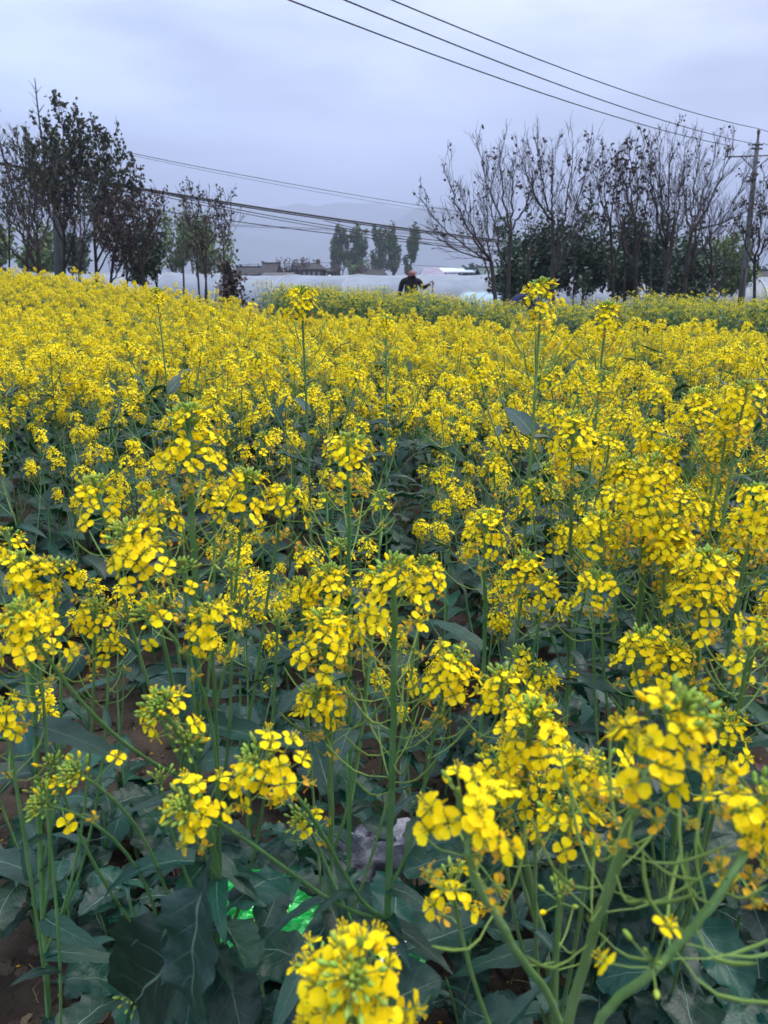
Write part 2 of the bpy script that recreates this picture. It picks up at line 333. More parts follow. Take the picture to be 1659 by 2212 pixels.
def raceme(hb, path, rng, nb=24, no=18, nw=6, npod=6, S=1., lod=1, rstem=.0022, flowers=None):
    """fills hb (buds, pedicels, pods and, when flowers is None, the flowers too)"""
    sides = 4 if lod == 0 else 3
    ph0 = rng.uniform(0, 6.28)
    bv, bf = BUDT[0 if lod == 0 else 1]
    def stalk(s, polar, phi, ln, r=.0006, curve=.0):
        p, t = path.at(s); a, b = perp(t)
        rad = a*math.cos(phi)+b*math.sin(phi); d = t*math.cos(polar)+rad*math.sin(polar)
        q = p+d*ln; q2 = q+UPV*curve
        hb.tube([p, (p+q)/2+t*ln*.03-UPV*curve*.3, q2] if lod == 0 else [p, q2], [r*1.15, r, r*.9][:3 if lod == 0 else 2], sides, 1)
        return q2, nrm(d+UPV*curve/ln), t
    for i in range(nb):
        t = (i+.5)/nb; phi = ph0+i*2.39996
        polar = R(6+66*t**.8)+rng.uniform(-.12, .12); ln = (.006+.0135*t)*S*rng.uniform(.85, 1.15)
        q, d, ax = stalk((.000+.011*t)*S, polar, phi, ln, .0005)
        L = (.0042+.0048*t)*S*rng.uniform(.85, 1.15); M = mat_to(d+ax*.25, rng.uniform(0, 6))
        v = bv*np.array([.0013+.0008*t, .0013+.0008*t, 1])*np.array([S, S, 1]); v[:, 2] = bv[:, 2]*L
        m = 2 if not (t > .8 and rng.random() < .35) else 3
        hb.add(v@M.T+q, bf, m, np.full((len(v), 2), .7))
    for kind, n, s0, s1, p0, p1, l0, l1 in (('open', no, .014, .046, 46, 88, .019, .029), ('old', nw, .042, .075, 76, 100, .022, .026)):
        ext = max(.6, n/18) if kind == 'open' else 1
        off = 0 if kind == 'open' else (.034*(max(.6, no/18)-1))
        for i in range(n):
            t = (i+rng.uniform(.2, .8))/n; phi = ph0+(nb+i)*2.39996+(1.3 if kind == 'old' else 0)+rng.uniform(-.3, .3)
            s = (s0+(s1-s0)*ext*t+off)*S
            if s > path.L or rng.random() < .08: continue
            q, d, ax = stalk(s, R(p0+(p1-p0)*t)+rng.uniform(-.15, .15), phi, (l0+(l1-l0)*t)*S*rng.uniform(.6, 1.38), .0006, (.002 if kind == 'open' else -.004)*S)
            nv = nrm(d+UPV*rng.uniform(.0, .95)+np.array([rng.uniform(-.5, .5), rng.uniform(-.5, .5), 0])) if kind == 'open' else nrm(d+UPV*rng.uniform(-.5, .3)+np.array([rng.uniform(-.3, .3), rng.uniform(-.3, .3), 0]))
            M = mat_to(nv, rng.uniform(0, 6.28)); sc = S*rng.uniform(.86, 1.12)*(1 if kind == 'open' else .85)
            if flowers is not None: flowers.append((kind, rng.randrange(99), M, q, sc))
            else:
                T = FL1[kind]; hb.merge(T[rng.randrange(len(T))], M, q, sc)
    s = (.058+.034*(max(.6, no/18)-1))*S
    for i in range(npod):
        s += rng.uniform(.004, .011)*S
        if s > path.L*.96: break
        phi = ph0+i*2.39996+rng.uniform(-.3, .3); g = min(1, i/8)
        q, d, ax = stalk(s, R(72)+rng.uniform(-.2, .2), phi, (.017+.006*g)*S*rng.uniform(.8, 1.2), .00065)
        pl = (.012+.035*g)*S*rng.uniform(.7, 1.2); bd = nrm(d*.8+ax*.9+UPV*.2); r = (.0007+.0005*g)
        if lod == 0:
            hb.tube([q, q+d*pl*.25+bd*pl*.15, q+d*pl*.35+bd*pl*.5, q+d*pl*.38+bd*pl*.85, q+d*pl*.38+bd*pl*1.05], [r*.8, r, r, r*.8, r*.25], 4, 1)
        else: hb.tube([q, q+d*pl*.3+bd*pl*.35, q+d*pl*.4+bd*pl], [r, r, r*.4], 3, 1)

# ------------------------------------------------------------------ leaves
def leaf_mb(L, W, kind, rng, nL=10, nW=6):
    mb = MB(); v, uv = [], []
    droop = rng.uniform(.15, .95); wav = rng.uniform(.04, .11); ph = rng.uniform(0, 6); fold = rng.uniform(-.1, .5); side = rng.uniform(-.35, .35); twist = rng.uniform(-.5, .5)
    y = z = x0 = 0; a = rng.uniform(.0, .25)
    for i in range(nL+1):
        t = i/nL
        if kind == 'lance': wd = max(.02, .34*(1-t)**2*(t < .5)+.78*math.sin(math.pi*min(1, t*.86+.14))**.75*(1-.25*t)) if t < 1 else .02
        else:
            wd = .05+(.13+.09*math.sin(t*44+ph))*smooth(.08, .18, t)*(1-smooth(.3, .4, t))+max(0, math.sin(math.pi*min(1, max(0, (t-.2)/.80))**.9))**.55*.96*(1+.05*math.sin(t*19+ph))
        tooth = 1+(.055 if kind == 'broad' else .02)*math.sin(i*1.9+ph)
        ang = a-droop*t*1.5
        if i: y += L/nL*math.cos(ang); z += L/nL*math.sin(ang)
        x0 = side*L*t*t*.5
        for k in range(nW+1):
            s = k/nW*2-1; edge = abs(s)
            hw = W*.5*wd*(tooth if edge > .9 else 1)
            up = hw*edge**1.6*fold+wav*W*edge**2*(math.sin(t*17+ph+(2 if s < 0 else 0))+.4*math.sin(t*39+2*ph))*smooth(.1, .4, t)+.03*W*math.sin(s*8+ph)*math.sin(t*26)*(1-edge)
            tx = twist*t
            v.append((x0+s*hw*math.cos(tx)-up*math.sin(tx)*.5, y-.2*up*math.sin(ang), z+up*math.cos(tx)+s*hw*math.sin(tx))); uv.append((s*.5+.5, t))
    n = nW+1
    mb.add(v, [(i*n+k, i*n+k+1, (i+1)*n+k+1, (i+1)*n+k) for i in range(nL) for k in range(nW)], 0, uv)
    if kind == 'broad' or kind == 'lance':                       # raised midrib and petiole underneath
        pass
    return mb
rl = random.Random(5)
LEAF_B = [leaf_mb(.22, .115, 'broad', rl, 30, 10) for _ in range(11)]
LEAF_L = [leaf_mb(.13, .036, 'lance', rl, 12, 6) for _ in range(8)]
LEAF_BM = [m.mesh('leaf_broad', [LEAF]) for m in LEAF_B]
LEAF_LM = [m.mesh('leaf_narrow', [LEAF]) for m in LEAF_L]
LEAF_B1 = [leaf_mb(.22, .10, 'broad', rl, 8, 4) for _ in range(6)]
LEAF_L1 = [leaf_mb(.13, .032, 'lance', rl, 5, 2) for _ in range(6)]
LEAF_B1M = [m.mesh('leaf_broad', [LEAF]) for m in LEAF_B1]
LEAF_L1M = [m.mesh('leaf_narrow', [LEAF]) for m in LEAF_L1]
def leaf_frame(direction, roll=0.):
    """columns: across, along (Y), normal (Z up)"""
    y = nrm(direction); x = np.cross(y, UPV); x = nrm(x) if np.linalg.norm(x) > 1e-3 else np.array([1., 0, 0]); z = np.cross(x, y)
    c, s = math.cos(roll), math.sin(roll); x2 = x*c+z*s; z2 = -x*s+z*c
    return np.stack([x2, y, z2], 1)

# ================================================================== SETTING
# ------------------------------------------------------------------ ground
def axis(lo, hi, step, far_lo, far_hi, g=1.22):
    a = list(np.arange(lo, hi+1e-6, step)); s = step
    x = a[-1]
    while x < far_hi: s *= g; x += s; a.append(min(x, far_hi))
    s = step; x = a[0]; b = []
    while x > far_lo: s *= g; x -= s; b.append(max(x, far_lo))
    return np.array(b[::-1]+a)
gx = axis(-2.4, 2.4, .022, -3400, 3400); gy = axis(.6, 4.2, .022, -300, 3400)
GX, GY = np.meshgrid(gx, gy); GZ = gh(GX, GY)
def clod(x, y):
    v = Vector((x, y, 0))
    a = noise.fractal(v*2.2, 1, 2, 3)*.03
    c = noise.voronoi(v*9)[0]; b = (1-min(1, c[0]*1.5))*.03
    c2 = noise.voronoi(v*24+Vector((7, 3, 0)))[0]; b2 = (1-min(1, c2[0]*1.4))*.012
    return a+b*max(0, .3+noise.noise(v*1.7+Vector((3, 9, 2)))*1.4)+b2+noise.noise(v*40)*.004
for j in range(len(gy)):
    if gy[j] < .5 or gy[j] > 7: continue
    for i in range(len(gx)):
        if abs(gx[i]) < 4: GZ[j, i] += clod(gx[i], gy[j])*(1-smooth(4.2, 7, gy[j]))
far = np.hypot(GX, GY)
mb = MB(); nx, ny = len(gx), len(gy)
mb.add(np.stack([GX, GY, GZ], 2).reshape(-1, 3), [(j*nx+i, j*nx+i+1, (j+1)*nx+i+1, (j+1)*nx+i) for j in range(ny-1) for i in range(nx-1)])
def soil_material():
    m = bpy.data.materials.new('soil'); m.use_nodes = True; nt = m.node_tree; n = nt.nodes; l = nt.links
    b = n['Principled BSDF']; b.inputs['Roughness'].default_value = .95; b.inputs['Specular IOR Level'].default_value = .15
    g = n.new('ShaderNodeNewGeometry')
    def noi(sc, d=8, ro=.6):
        z = n.new('ShaderNodeTexNoise'); z.inputs['Scale'].default_value = sc; z.inputs['Detail'].default_value = d; z.inputs['Roughness'].default_value = ro; l.new(g.outputs['Position'], z.inputs[0]); return z.outputs[0]
    r = n.new('ShaderNodeValToRGB'); l.new(noi(7), r.inputs[0]); c = r.color_ramp
    c.elements[0].position = .3; c.elements[0].color = (.022, .017, .013, 1); c.elements[1].position = .72; c.elements[1].color = (.080, .062, .046, 1)
    # far away: rough grass and mud
    sp = n.new('ShaderNodeSeparateXYZ'); l.new(g.outputs['Position'], sp.inputs[0])
    mr = n.new('ShaderNodeMapRange'); mr.inputs[1].default_value = 12; mr.inputs[2].default_value = 20; l.new(sp.outputs[1], mr.inputs[0])
    r2 = n.new('ShaderNodeValToRGB'); l.new(noi(.35), r2.inputs[0]); c = r2.color_ramp
    c.elements[0].position = .35; c.elements[0].color = (.05, .07, .03, 1); c.elements[1].position = .65; c.elements[1].color = (.11, .09, .06, 1)
    mx = n.new('ShaderNodeMix'); mx.data_type = 'RGBA'; l.new(mr.outputs[0], mx.inputs[0]); l.new(r.outputs[0], mx.inputs[6]); l.new(r2.outputs[0], mx.inputs[7])
    l.new(mx.outputs[2], b.inputs['Base Color'])
    bp = n.new('ShaderNodeBump'); bp.inputs['Strength'].default_value = .9; bp.inputs['Distance'].default_value = .012; l.new(noi(60, 8, .7), bp.inputs['Height']); l.new(bp.outputs[0], b.inputs['Normal'])
    return m
SOIL = soil_material()
ground = link('ground', mb.mesh('ground', [SOIL])); ground['kind'] = 'structure'; ground['label'] = 'dark crumbly field soil between the plants, rough grass farther off'
def gz(x, y):
    i = min(max(np.searchsorted(gx, x)-1, 0), nx-2); j = min(max(np.searchsorted(gy, y)-1, 0), ny-2)
    tx = (x-gx[i])/(gx[i+1]-gx[i]); ty = (y-gy[j])/(gy[j+1]-gy[j])
    return float((GZ[j, i]*(1-tx)+GZ[j, i+1]*tx)*(1-ty)+(GZ[j+1, i]*(1-tx)+GZ[j+1, i+1]*tx)*ty)

# ------------------------------------------------------------------ mountains
HILL = mat('hill_scrub', (.05, .065, .05), .95, .1, noise_mix=((.10, .10, .09), .01, .4, .6))
def ridge(name, label, Y, prof, seed, depth, rough):
    us = np.linspace(prof[0][0], prof[-1][0], 230); P = np.array(prof, float)
    vs = np.interp(us, P[:, 0], P[:, 1]); X = (us-CX)/FPX*Y*math.cos(PITCH)/1.0
    H = np.array([max(4, z_of(v, Y)) for v in vs])
    mb = MB(); rows = [-1, -.75, -.5, -.3, -.15, -.05, 0, .1, .3, .7, 1]; v = []
    for r in rows:
        for i, x in enumerate(X):
            n_ = noise.fractal(Vector((x/260+seed, r*2.1, seed)), .9, 2.1, 6)
            h = H[i]*((1-abs(r))**(1.15))
            h += n_*rough*(.35+.65*(1-abs(r)))*min(1, H[i]/60)
            v.append((x, Y+r*depth+noise.noise(Vector((x/300, r, seed)))*60, max(-.2, h) if abs(r) < 1 else -.4))
    n = len(X); mb.add(v, [(j*n+i, j*n+i+1, (j+1)*n+i+1, (j+1)*n+i) for j in range(len(rows)-1) for i in range(n-1)])
    o = link(name, mb.mesh(name, [HILL])); o['kind'] = 'structure'; o['label'] = label
ridge('mountains', 'farthest mountain ridge, almost lost in the haze', 3000,
      [(-300, 430), (100, 425), (300, 432), (380, 420), (420, 436), (470, 452), (520, 450), (560, 452), (610, 441), (640, 437), (690, 446), (740, 433), (800, 437), (850, 452), (900, 450), (960, 463), (1050, 470), (1200, 475), (1400, 470), (1659, 480), (2000, 500)], 3.1, 340, 26)
ridge('hills', 'nearer dark hill spur under the mountain ridge', 2250,
      [(-200, 480), (200, 470), (330, 452), (430, 468), (520, 505), (600, 530), (700, 520), (770, 492), (810, 474), (860, 466), (905, 459), (950, 463), (1000, 470), (1100, 487), (1250, 500), (1500, 510), (1800, 520)], 8.4, 300, 22)

# ------------------------------------------------------------------ haze
hz = MB(); hz.box((-3600, -400, -1.6), (3600, 3600, 360))
hm = bpy.data.materials.new('haze_air'); hm.use_nodes = True; hn = hm.node_tree.nodes; hn.remove(hn['Principled BSDF'])
pv = hn.new('ShaderNodeVolumePrincipled'); pv.inputs['Color'].default_value = (.425, .48, .635, 1); pv.inputs['Density'].default_value = .00085; pv.inputs['Anisotropy'].default_value = .0
hm.node_tree.links.new(pv.outputs[0], hn['Material Output'].inputs['Volume'])
ho = link('haze', hz.mesh('haze', [hm], False)); ho['kind'] = 'stuff'; ho['label'] = 'pale lavender spring haze over the plain'

# ------------------------------------------------------------------ greenhouses
FILM = mat('greenhouse_film', (.19, .22, .27), .5, .4, .12, var=.06, noise_mix=((.135, .16, .205), 1.2, .4, .7), bump=.5, bscale=2.5)
FILM_B = mat('greenhouse_film_blue', (.30, .48, .62), .35, .5, .25, noise_mix=((.45, .58, .68), 1.5, .4, .7), bump=.5, bscale=2.5)
STEEL = mat('grey_steel', (.32, .33, .35), .5, .5, metallic=.4)
def greenhouse(label, x0, y0, x1, y1, wdt, h, film, seed):
    """long plastic tunnel whose ridge runs from (x0,y0) to (x1,y1)"""
    rng = random.Random(seed); L = math.hypot(x1-x0, y1-y0); rz = math.atan2(y1-y0, x1-x0); t = thing('greenhouse_tunnel', label, 'greenhouse', (x0, y0, 0), rz, 'plastic greenhouse tunnels beyond the field')
    prof = [(-wdt/2*math.cos(a), h*math.sin(a)**.8) for a in np.linspace(0, math.pi, 17)]
    nb = max(4, int(L/3.0)); seg = L/nb
    for b in range(nb):                                          # one sheet of film between each pair of hoops
        mb = MB(); v = []; n = 6
        for i in range(n+1):
            xx = b*seg+seg*i/n; sag = .045*math.sin(math.pi*i/n)
            for (yy, zz) in prof:
                k = 1-sag*(zz/h)*.6; wr = .02*noise.noise(Vector((xx*1.3+zz*1.6, yy*.9, seed)))
                v.append((xx, yy*(k+wr), max(0, zz*k+wr)))
        m = len(prof); mb.add(v, [(i*m+k, i*m+k+1, (i+1)*m+k+1, (i+1)*m+k) for i in range(n) for k in range(m-1)])
        link('film_sheet', mb.mesh('film_sheet', [film]), t)
    for b in range(nb+1):
        mb = MB(); mb.tube([(b*seg, y*1.01, z*1.01) for y, z in prof], .022, 5); link('hoop', mb.mesh('hoop', [STEEL]), t)
    for xx in (0, L):
        mb = MB(); v = [(xx, y, z) for y, z in prof]+[(xx, 0, 0)]; c = len(prof)
        mb.add(v, [(i, i+1, c) for i in range(c-1)]); link('end_wall', mb.mesh('end_wall', [film]), t)
    for sgn in (-1, 1):
        mb = MB(); mb.tube([(0, sgn*wdt*.49, .35), (L, sgn*wdt*.49, .35)], .02, 4); link('side_rail', mb.mesh('rail', [STEEL]), t)
    return t
greenhouse('long white plastic greenhouse tunnel behind the farmer', x_of(505, 41), 41, x_of(1075, 37), 37, 6.5, 1.86, FILM, 1)
greenhouse('white plastic greenhouse tunnel glimpsed between the right-hand tree trunks', x_of(1110, 38), 38.5, x_of(1800, 36), 36, 6.5, 1.75, FILM, 2)
greenhouse('low blue-tinted tunnel at the foot of the leaning bare tree', x_of(1020, 29), 29.5, x_of(1120, 28), 28, 2.4, 1.15, FILM_B, 3)
greenhouse('white tunnel behind the dark trees on the left', x_of(-80, 36), 40, x_of(470, 36), 39, 6.0, 1.95, FILM, 4)
# small white fan box on the ridge of the long tunnel
fb = MB(); fb.box((-.42, -.25, 0), (.42, .25, .1)); fb.box((-.42, -.25, .1), (-.34, .25, .3)); fb.box((.34, -.25, .1), (.42, .25, .26)); fb.box((-.34, -.2, .1), (.34, .2, .2))
tag(link('ridge_vent', fb.mesh('vent', [mat('white_paint', (.75, .76, .78), .5)]), None, (x_of(726, 43), 43.5, z_of(604, 43.5)-.05)), 'small white vent box sticking up above the long tunnel', 'vent')

# ------------------------------------------------------------------ far buildings
WALL_G = mat('grey_plaster', (.10, .095, .10), .9, .1, noise_mix=((.06, .055, .06), .8, .4, .7))
WALL_BR = mat('red_brick_wall', (.075, .045, .042), .9, .1, noise_mix=((.11, .075, .068), 1.1, .4, .7))
WALL_W = mat('white_plaster', (.34, .34, .36), .8, .2, noise_mix=((.24, .24, .26), .7, .4, .7))
ROOF_D = mat('dark_roof_tiles', (.018, .017, .02), .8, .2, noise_mix=((.04, .034, .034), 1.5, .4, .7), bump=.6, bscale=6)
ROOF_B = mat('blue_white_metal_roof', (.52, .60, .68), .35, .5, noise_mix=((.40, .48, .56), .5, .4, .7))
ROOF_P = mat('purplish_roof', (.16, .14, .20), .6, .3, noise_mix=((.22, .20, .26), .8, .4, .7))
ROOF_GR = mat('dark_green_roof', (.045, .075, .065), .6, .3)
GLASS = mat('dark_window', (.03, .035, .045), .15, .6)
WOOD = mat('weathered_wood', (.10, .08, .07), .85, .2, noise_mix=((.16, .13, .11), 3, .4, .7))
CONC = mat('concrete', (.13, .135, .14), .85, .2, noise_mix=((.085, .09, .095), 2.5, .35, .7), bump=.3, bscale=20)
def building(label, u0, u1, vtop, Y, wall, roof, kind='gable', depth=7, eave=.72, floors=1, nwin=4, cat='building', name='farm_building', chim=False, door=True, posts=0, rz=0, zbase=0):
    xa, xb = x_of(u0, Y), x_of(u1, Y); W = xb-xa; H = z_of(vtop, Y)-zbase; he = H*eave
    t = thing(name, label, cat, ((xa+xb)/2, Y, zbase), rz, 'village buildings beyond the greenhouses')
    ov = .45; x0, x1, y0, y1 = -W/2, W/2, -depth/2, depth/2
    iw = MB(); q = .0
    if posts == 0:
        # walls with real openings on the front: piers, sills and lintels
        fh = he/floors
        iw.box((x0+ov, y1-.25, 0), (x1-ov, y1, he)); iw.box((x0+ov, y0+.25, 0), (x0+ov+.25, y1-.25, he)); iw.box((x1-ov-.25, y0+.25, 0), (x1-ov, y1-.25, he))
        ww = (W-2*ov)/nwin
        for fl in range(floors):
            for k in range(nwin):
                a = x0+ov+k*ww; z0 = fl*fh; isd = door and fl == 0 and k == nwin//2
                wl = ww*(.24 if not isd else .34); s0 = z0+(fh*.36 if not isd else 0); s1 = z0+fh*.80
                iw.box((a, y0, z0), (a+wl, y0+.25, z0+fh)); iw.box((a+ww-wl, y0, z0), (a+ww, y0+.25, z0+fh))
                if not isd: iw.box((a+wl, y0, z0), (a+ww-wl, y0+.25, s0))
                iw.box((a+wl, y0, s1), (a+ww-wl, y0+.25, z0+fh))
                pm = MB(); pm.box((a+wl, y0+.12, s0), (a+ww-wl, y0+.16, s1))
                if isd: link('door', pm.mesh('door', [WOOD], False), t)
                else:
                    wo = MB(); c = (a+a+ww)/2; wo.box((a+wl, y0+.03, s0), (a+wl+.1, y0+.11, s1)); wo.box((a+ww-wl-.1, y0+.03, s0), (a+ww-wl, y0+.11, s1)); wo.box((c-.05, y0+.03, s0), (c+.05, y0+.11, s1)); wo.box((a+wl, y0-.08, s0-.12), (a+ww-wl, y0+.02, s0))
                    wi = link('window', wo.mesh('window', [STEEL], False), t); link('pane', pm.mesh('pane', [GLASS], False), wi)
        link('wall', iw.mesh('wall', [wall], False), t)
    else:
        for k in range(posts):
            px = x0+ov+(W-2*ov)*k/(posts-1)
            for yy in (y0+.3, y1-.3):
                pb = MB(); pb.box((px-.12, yy-.12, 0), (px+.12, yy+.12, he)); link('post', pb.mesh('post', [CONC], False), t)
        iw.box((x0+ov, y1-.25, 0), (x1-ov, y1-.05, he*.75)); link('back_wall', iw.mesh('wall', [wall], False), t)
    rb = MB(); th = .16
    if kind == 'gable':
        v = [(x0, y0-ov, he), (x1, y0-ov, he), (x1, 0, H), (x0, 0, H), (x0, y1+ov, he), (x1, y1+ov, he)]; v += [(a, b, c-th) for a, b, c in v]
        rb.add(v, [(0,1,2,3), (3,2,5,4), (6,9,8,7), (9,10,11,8), (0,6,7,1), (4,5,11,10), (0,3,9,6), (3,4,10,9), (1,7,8,2), (2,8,11,5)])
        if posts == 0:
            gb = MB()
            for xx in (x0+ov+.02, x1-ov-.27): gb.add([(xx, y0+.1, he-.2), (xx, y1-.1, he-.2), (xx, 0, H-th-.12), (xx+.25, y0+.1, he-.2), (xx+.25, y1-.1, he-.2), (xx+.25, 0, H-th-.12)], [(0,1,2), (5,4,3), (0,3,4,1), (1,4,5,2), (2,5,3,0)])
            link('gable_wall', gb.mesh('gable', [wall], False), t)
        rg = MB(); rg.box((x0+.02, -.16, H-.06), (x1-.02, .16, H+.14)); rg.add([(x0-.1, -.12, H-.04), (x0-.1, .12, H-.04), (x0+.4, 0, H+.14), (x0-.25, 0, H+.42)], [(0,1,2), (1,0,3), (0,2,3), (2,1,3)])
        rg.add([(x1+.1, -.12, H-.04), (x1+.1, .12, H-.04), (x1-.4, 0, H+.14), (x1+.25, 0, H+.42)], [(0,1,2), (1,0,3), (0,2,3), (2,1,3)]); link('roof_ridge', rg.mesh('ridge', [roof], False), t)
    elif kind == 'hip':
        ix = W*.22; v = [(x0, y0-ov, he), (x1, y0-ov, he), (x1, y1+ov, he), (x0, y1+ov, he), (x0+ix, 0, H), (x1-ix, 0, H)]
        v += [(a, b, c-th) for a, b, c in v[:4]]
        rb.add(v, [(0,1,5,4), (1,2,5), (2,3,4,5), (3,0,4), (0,6,7,1), (1,7,8,2), (2,8,9,3), (3,9,6,0), (6,9,8,7)])
    else:  # shed, high at the back
        v = [(x0, y0-ov, he), (x1, y0-ov, he), (x1, y1+ov, H), (x0, y1+ov, H)]; v += [(a, b, c-th) for a, b, c in v]
        rb.add(v, [(0,1,2,3), (4,7,6,5), (0,4,5,1), (1,5,6,2), (2,6,7,3), (3,7,4,0)])
    link('roof', rb.mesh('roof', [roof], False), t)
    if chim:
        cb = MB(); cb.box((W*.2, -.4, H-.9), (W*.2+.6, .3, H+.5)); link('chimney', cb.mesh('chimney', [wall], False), t)
    return t
building('brick farmhouse with upswept dark tiled roof left of the village trees', 570, 606, 569, 112, WALL_BR, ROOF_D, 'gable', 8, .66, 1, 4, name='farmhouse')
building('long low dark shed joined to the left of the farmhouse', 513, 570, 577, 115, WALL_G, ROOF_D, 'gable', 6, .7, 1, 6, name='long_shed')
building('open lean-to on grey posts in front of the farmhouse', 566, 632, 588, 104, WALL_G, WALL_G, 'shed', 5, .8, posts=7, name='lean_to')
building('low grey outbuilding between the farmhouse and the big dark house', 606, 640, 584, 116, WALL_G, ROOF_D, 'shed', 6, .8, 1, 4, name='outbuilding')
building('big two-storey dark brick house with flat-topped hip roof', 633, 706, 568, 118, WALL_BR, ROOF_D, 'hip', 9, .78, 2, 6, name='brick_house', chim=True)
building('small grey annexe right of the big dark house', 704, 730, 577, 121, WALL_G, ROOF_D, 'shed', 7, .82, 1, 3, name='annexe')
building('dark house half hidden between the two clumps of poplars', 778, 840, 582, 121, WALL_BR, ROOF_D, 'hip', 8, .7, 1, 5, name='house')
building('pale house with purplish roof right behind the farmer', 903, 958, 577, 90, WALL_W, ROOF_P, 'hip', 8, .70, 1, 6, name='pale_house')
building('open workshop under a bright blue-white metal roof', 935, 1012, 576, 98, WALL_G, ROOF_B, 'shed', 13, .80, posts=6, name='workshop')
building('small flat grey store standing in front of the bright metal roof', 962, 990, 591, 88, WALL_W, ROOF_P, 'shed', 5, .9, 1, 3, name='store')
building('dark green peaked shed right of the bright metal roof', 1004, 1044, 581, 96, WALL_G, ROOF_GR, 'gable', 7, .78, posts=4, name='peaked_shed')
building('second larger dark green shed reaching behind the evergreens', 1030, 1095, 578, 90, WALL_G, ROOF_GR, 'gable', 8, .68, posts=5, name='green_shed')
building('low brick building glimpsed behind the right-hand evergreens', 1100, 1330, 592, 92, WALL_BR, ROOF_D, 'gable', 7, .7, 1, 9, name='row_building')
building('white building seen through the far right tree trunks', 1520, 1700, 585, 80, WALL_W, ROOF_D, 'gable', 8, .72, 1, 8, name='white_building')

# ------------------------------------------------------------------ trees
BARK = mat('dark_bark', (.030, .025, .024), .9, .15, noise_mix=((.055, .046, .043), 6, .4, .7), bump=.5, bscale=30)
BARK_P = mat('pale_bark', (.062, .053, .052), .9, .15, noise_mix=((.035, .03, .03), 6, .4, .7), bump=.5, bscale=30)
DEAD = mat('dead_leaf', (.045, .032, .026), .8, .2, .15, var=.4, hue=.03, island=True)
DARKLEAF = mat('dark_broad_leaf', (.050, .058, .036), .65, .3, .15, var=.4, hue=.04, island=True)
EVER = mat('evergreen_leaf', (.034, .066, .036), .55, .4, .12, var=.4, hue=.03, island=True)
POPLEAF = mat('poplar_leaf', (.065, .115, .045), .6, .3, .2, var=.35, hue=.03, island=True)
FRESH = mat('fresh_green_leaf', (.11, .17, .06), .6, .3, .25, var=.3, hue=.03, island=True)
VINE = mat('brown_dead_vine', (.070, .055, .048), .9, .1, var=.4, hue=.02, island=True)
def leafq(mb, p, d, s, rng, m=0):
    """a folded leaf-sized face pair"""
    M = mat_to(d, rng.uniform(0, 6)); a = rng.uniform(.35, .5)
    v = np.array([(0, 0, 0), (a, .12, .5), (0, 0, 1.05), (-a, .12, .5)])*s
    mb.add(v@M.T+p, [(0, 1, 2), (0, 2, 3)], m)
def grow(rng, tb, cb, p, d, L, r, depth, prm, tips):
    """tapered bending branch; thick wood in tb, twigs in cb"""
    n = 5 if depth > 1 else 4; pts = [p]; dd = nrm(d)
    for i in range(n):
        dd = nrm(dd+np.array([rng.gauss(0, prm['wob']), rng.gauss(0, prm['wob']), rng.gauss(0, prm['wob'])+prm['up']*(1 if depth < prm['D'] else .3)]))
        pts.append(pts[-1]+dd*L/n)
    pts = np.array(pts); r = max(r, .0038); r1 = r*(.62 if depth > 0 else .5)
    rr = np.linspace(r, r1, n+1)
    (tb if r > prm['thick'] else cb).tube(pts, rr, 7 if r > .04 else (5 if r > .018 else 3), 0)
    if depth <= 0: tips.append((pts[-1], dd)); tips.append((pts[2], dd)); return
    k = rng.randint(*prm['kids'])
    for j in range(k):
        t = 1.0 if j == 0 else rng.uniform(prm['low'] if depth == prm['D'] else .25, .98)
        i = min(int(t*n), n-1); q = pts[i]+(pts[i+1]-pts[i])*(t*n-i) if t < 1 else pts[-1]
        base = nrm(pts[min(i+1, n)]-pts[i]); a, b = perp(base); ph = rng.uniform(0, 6.28)
        sp = (rng.uniform(.06, .3) if j == 0 else rng.uniform(*prm['ang']))
        nd = base*math.cos(sp)+(a*math.cos(ph)+b*math.sin(ph))*math.sin(sp)
        f = .82 if j == 0 else rng.uniform(.5, .85)
        grow(rng, tb, cb, q, nd, L*f*prm['lf'], (r1 if j == 0 else r1*rng.uniform(.55, .8)), depth-1, prm, tips)
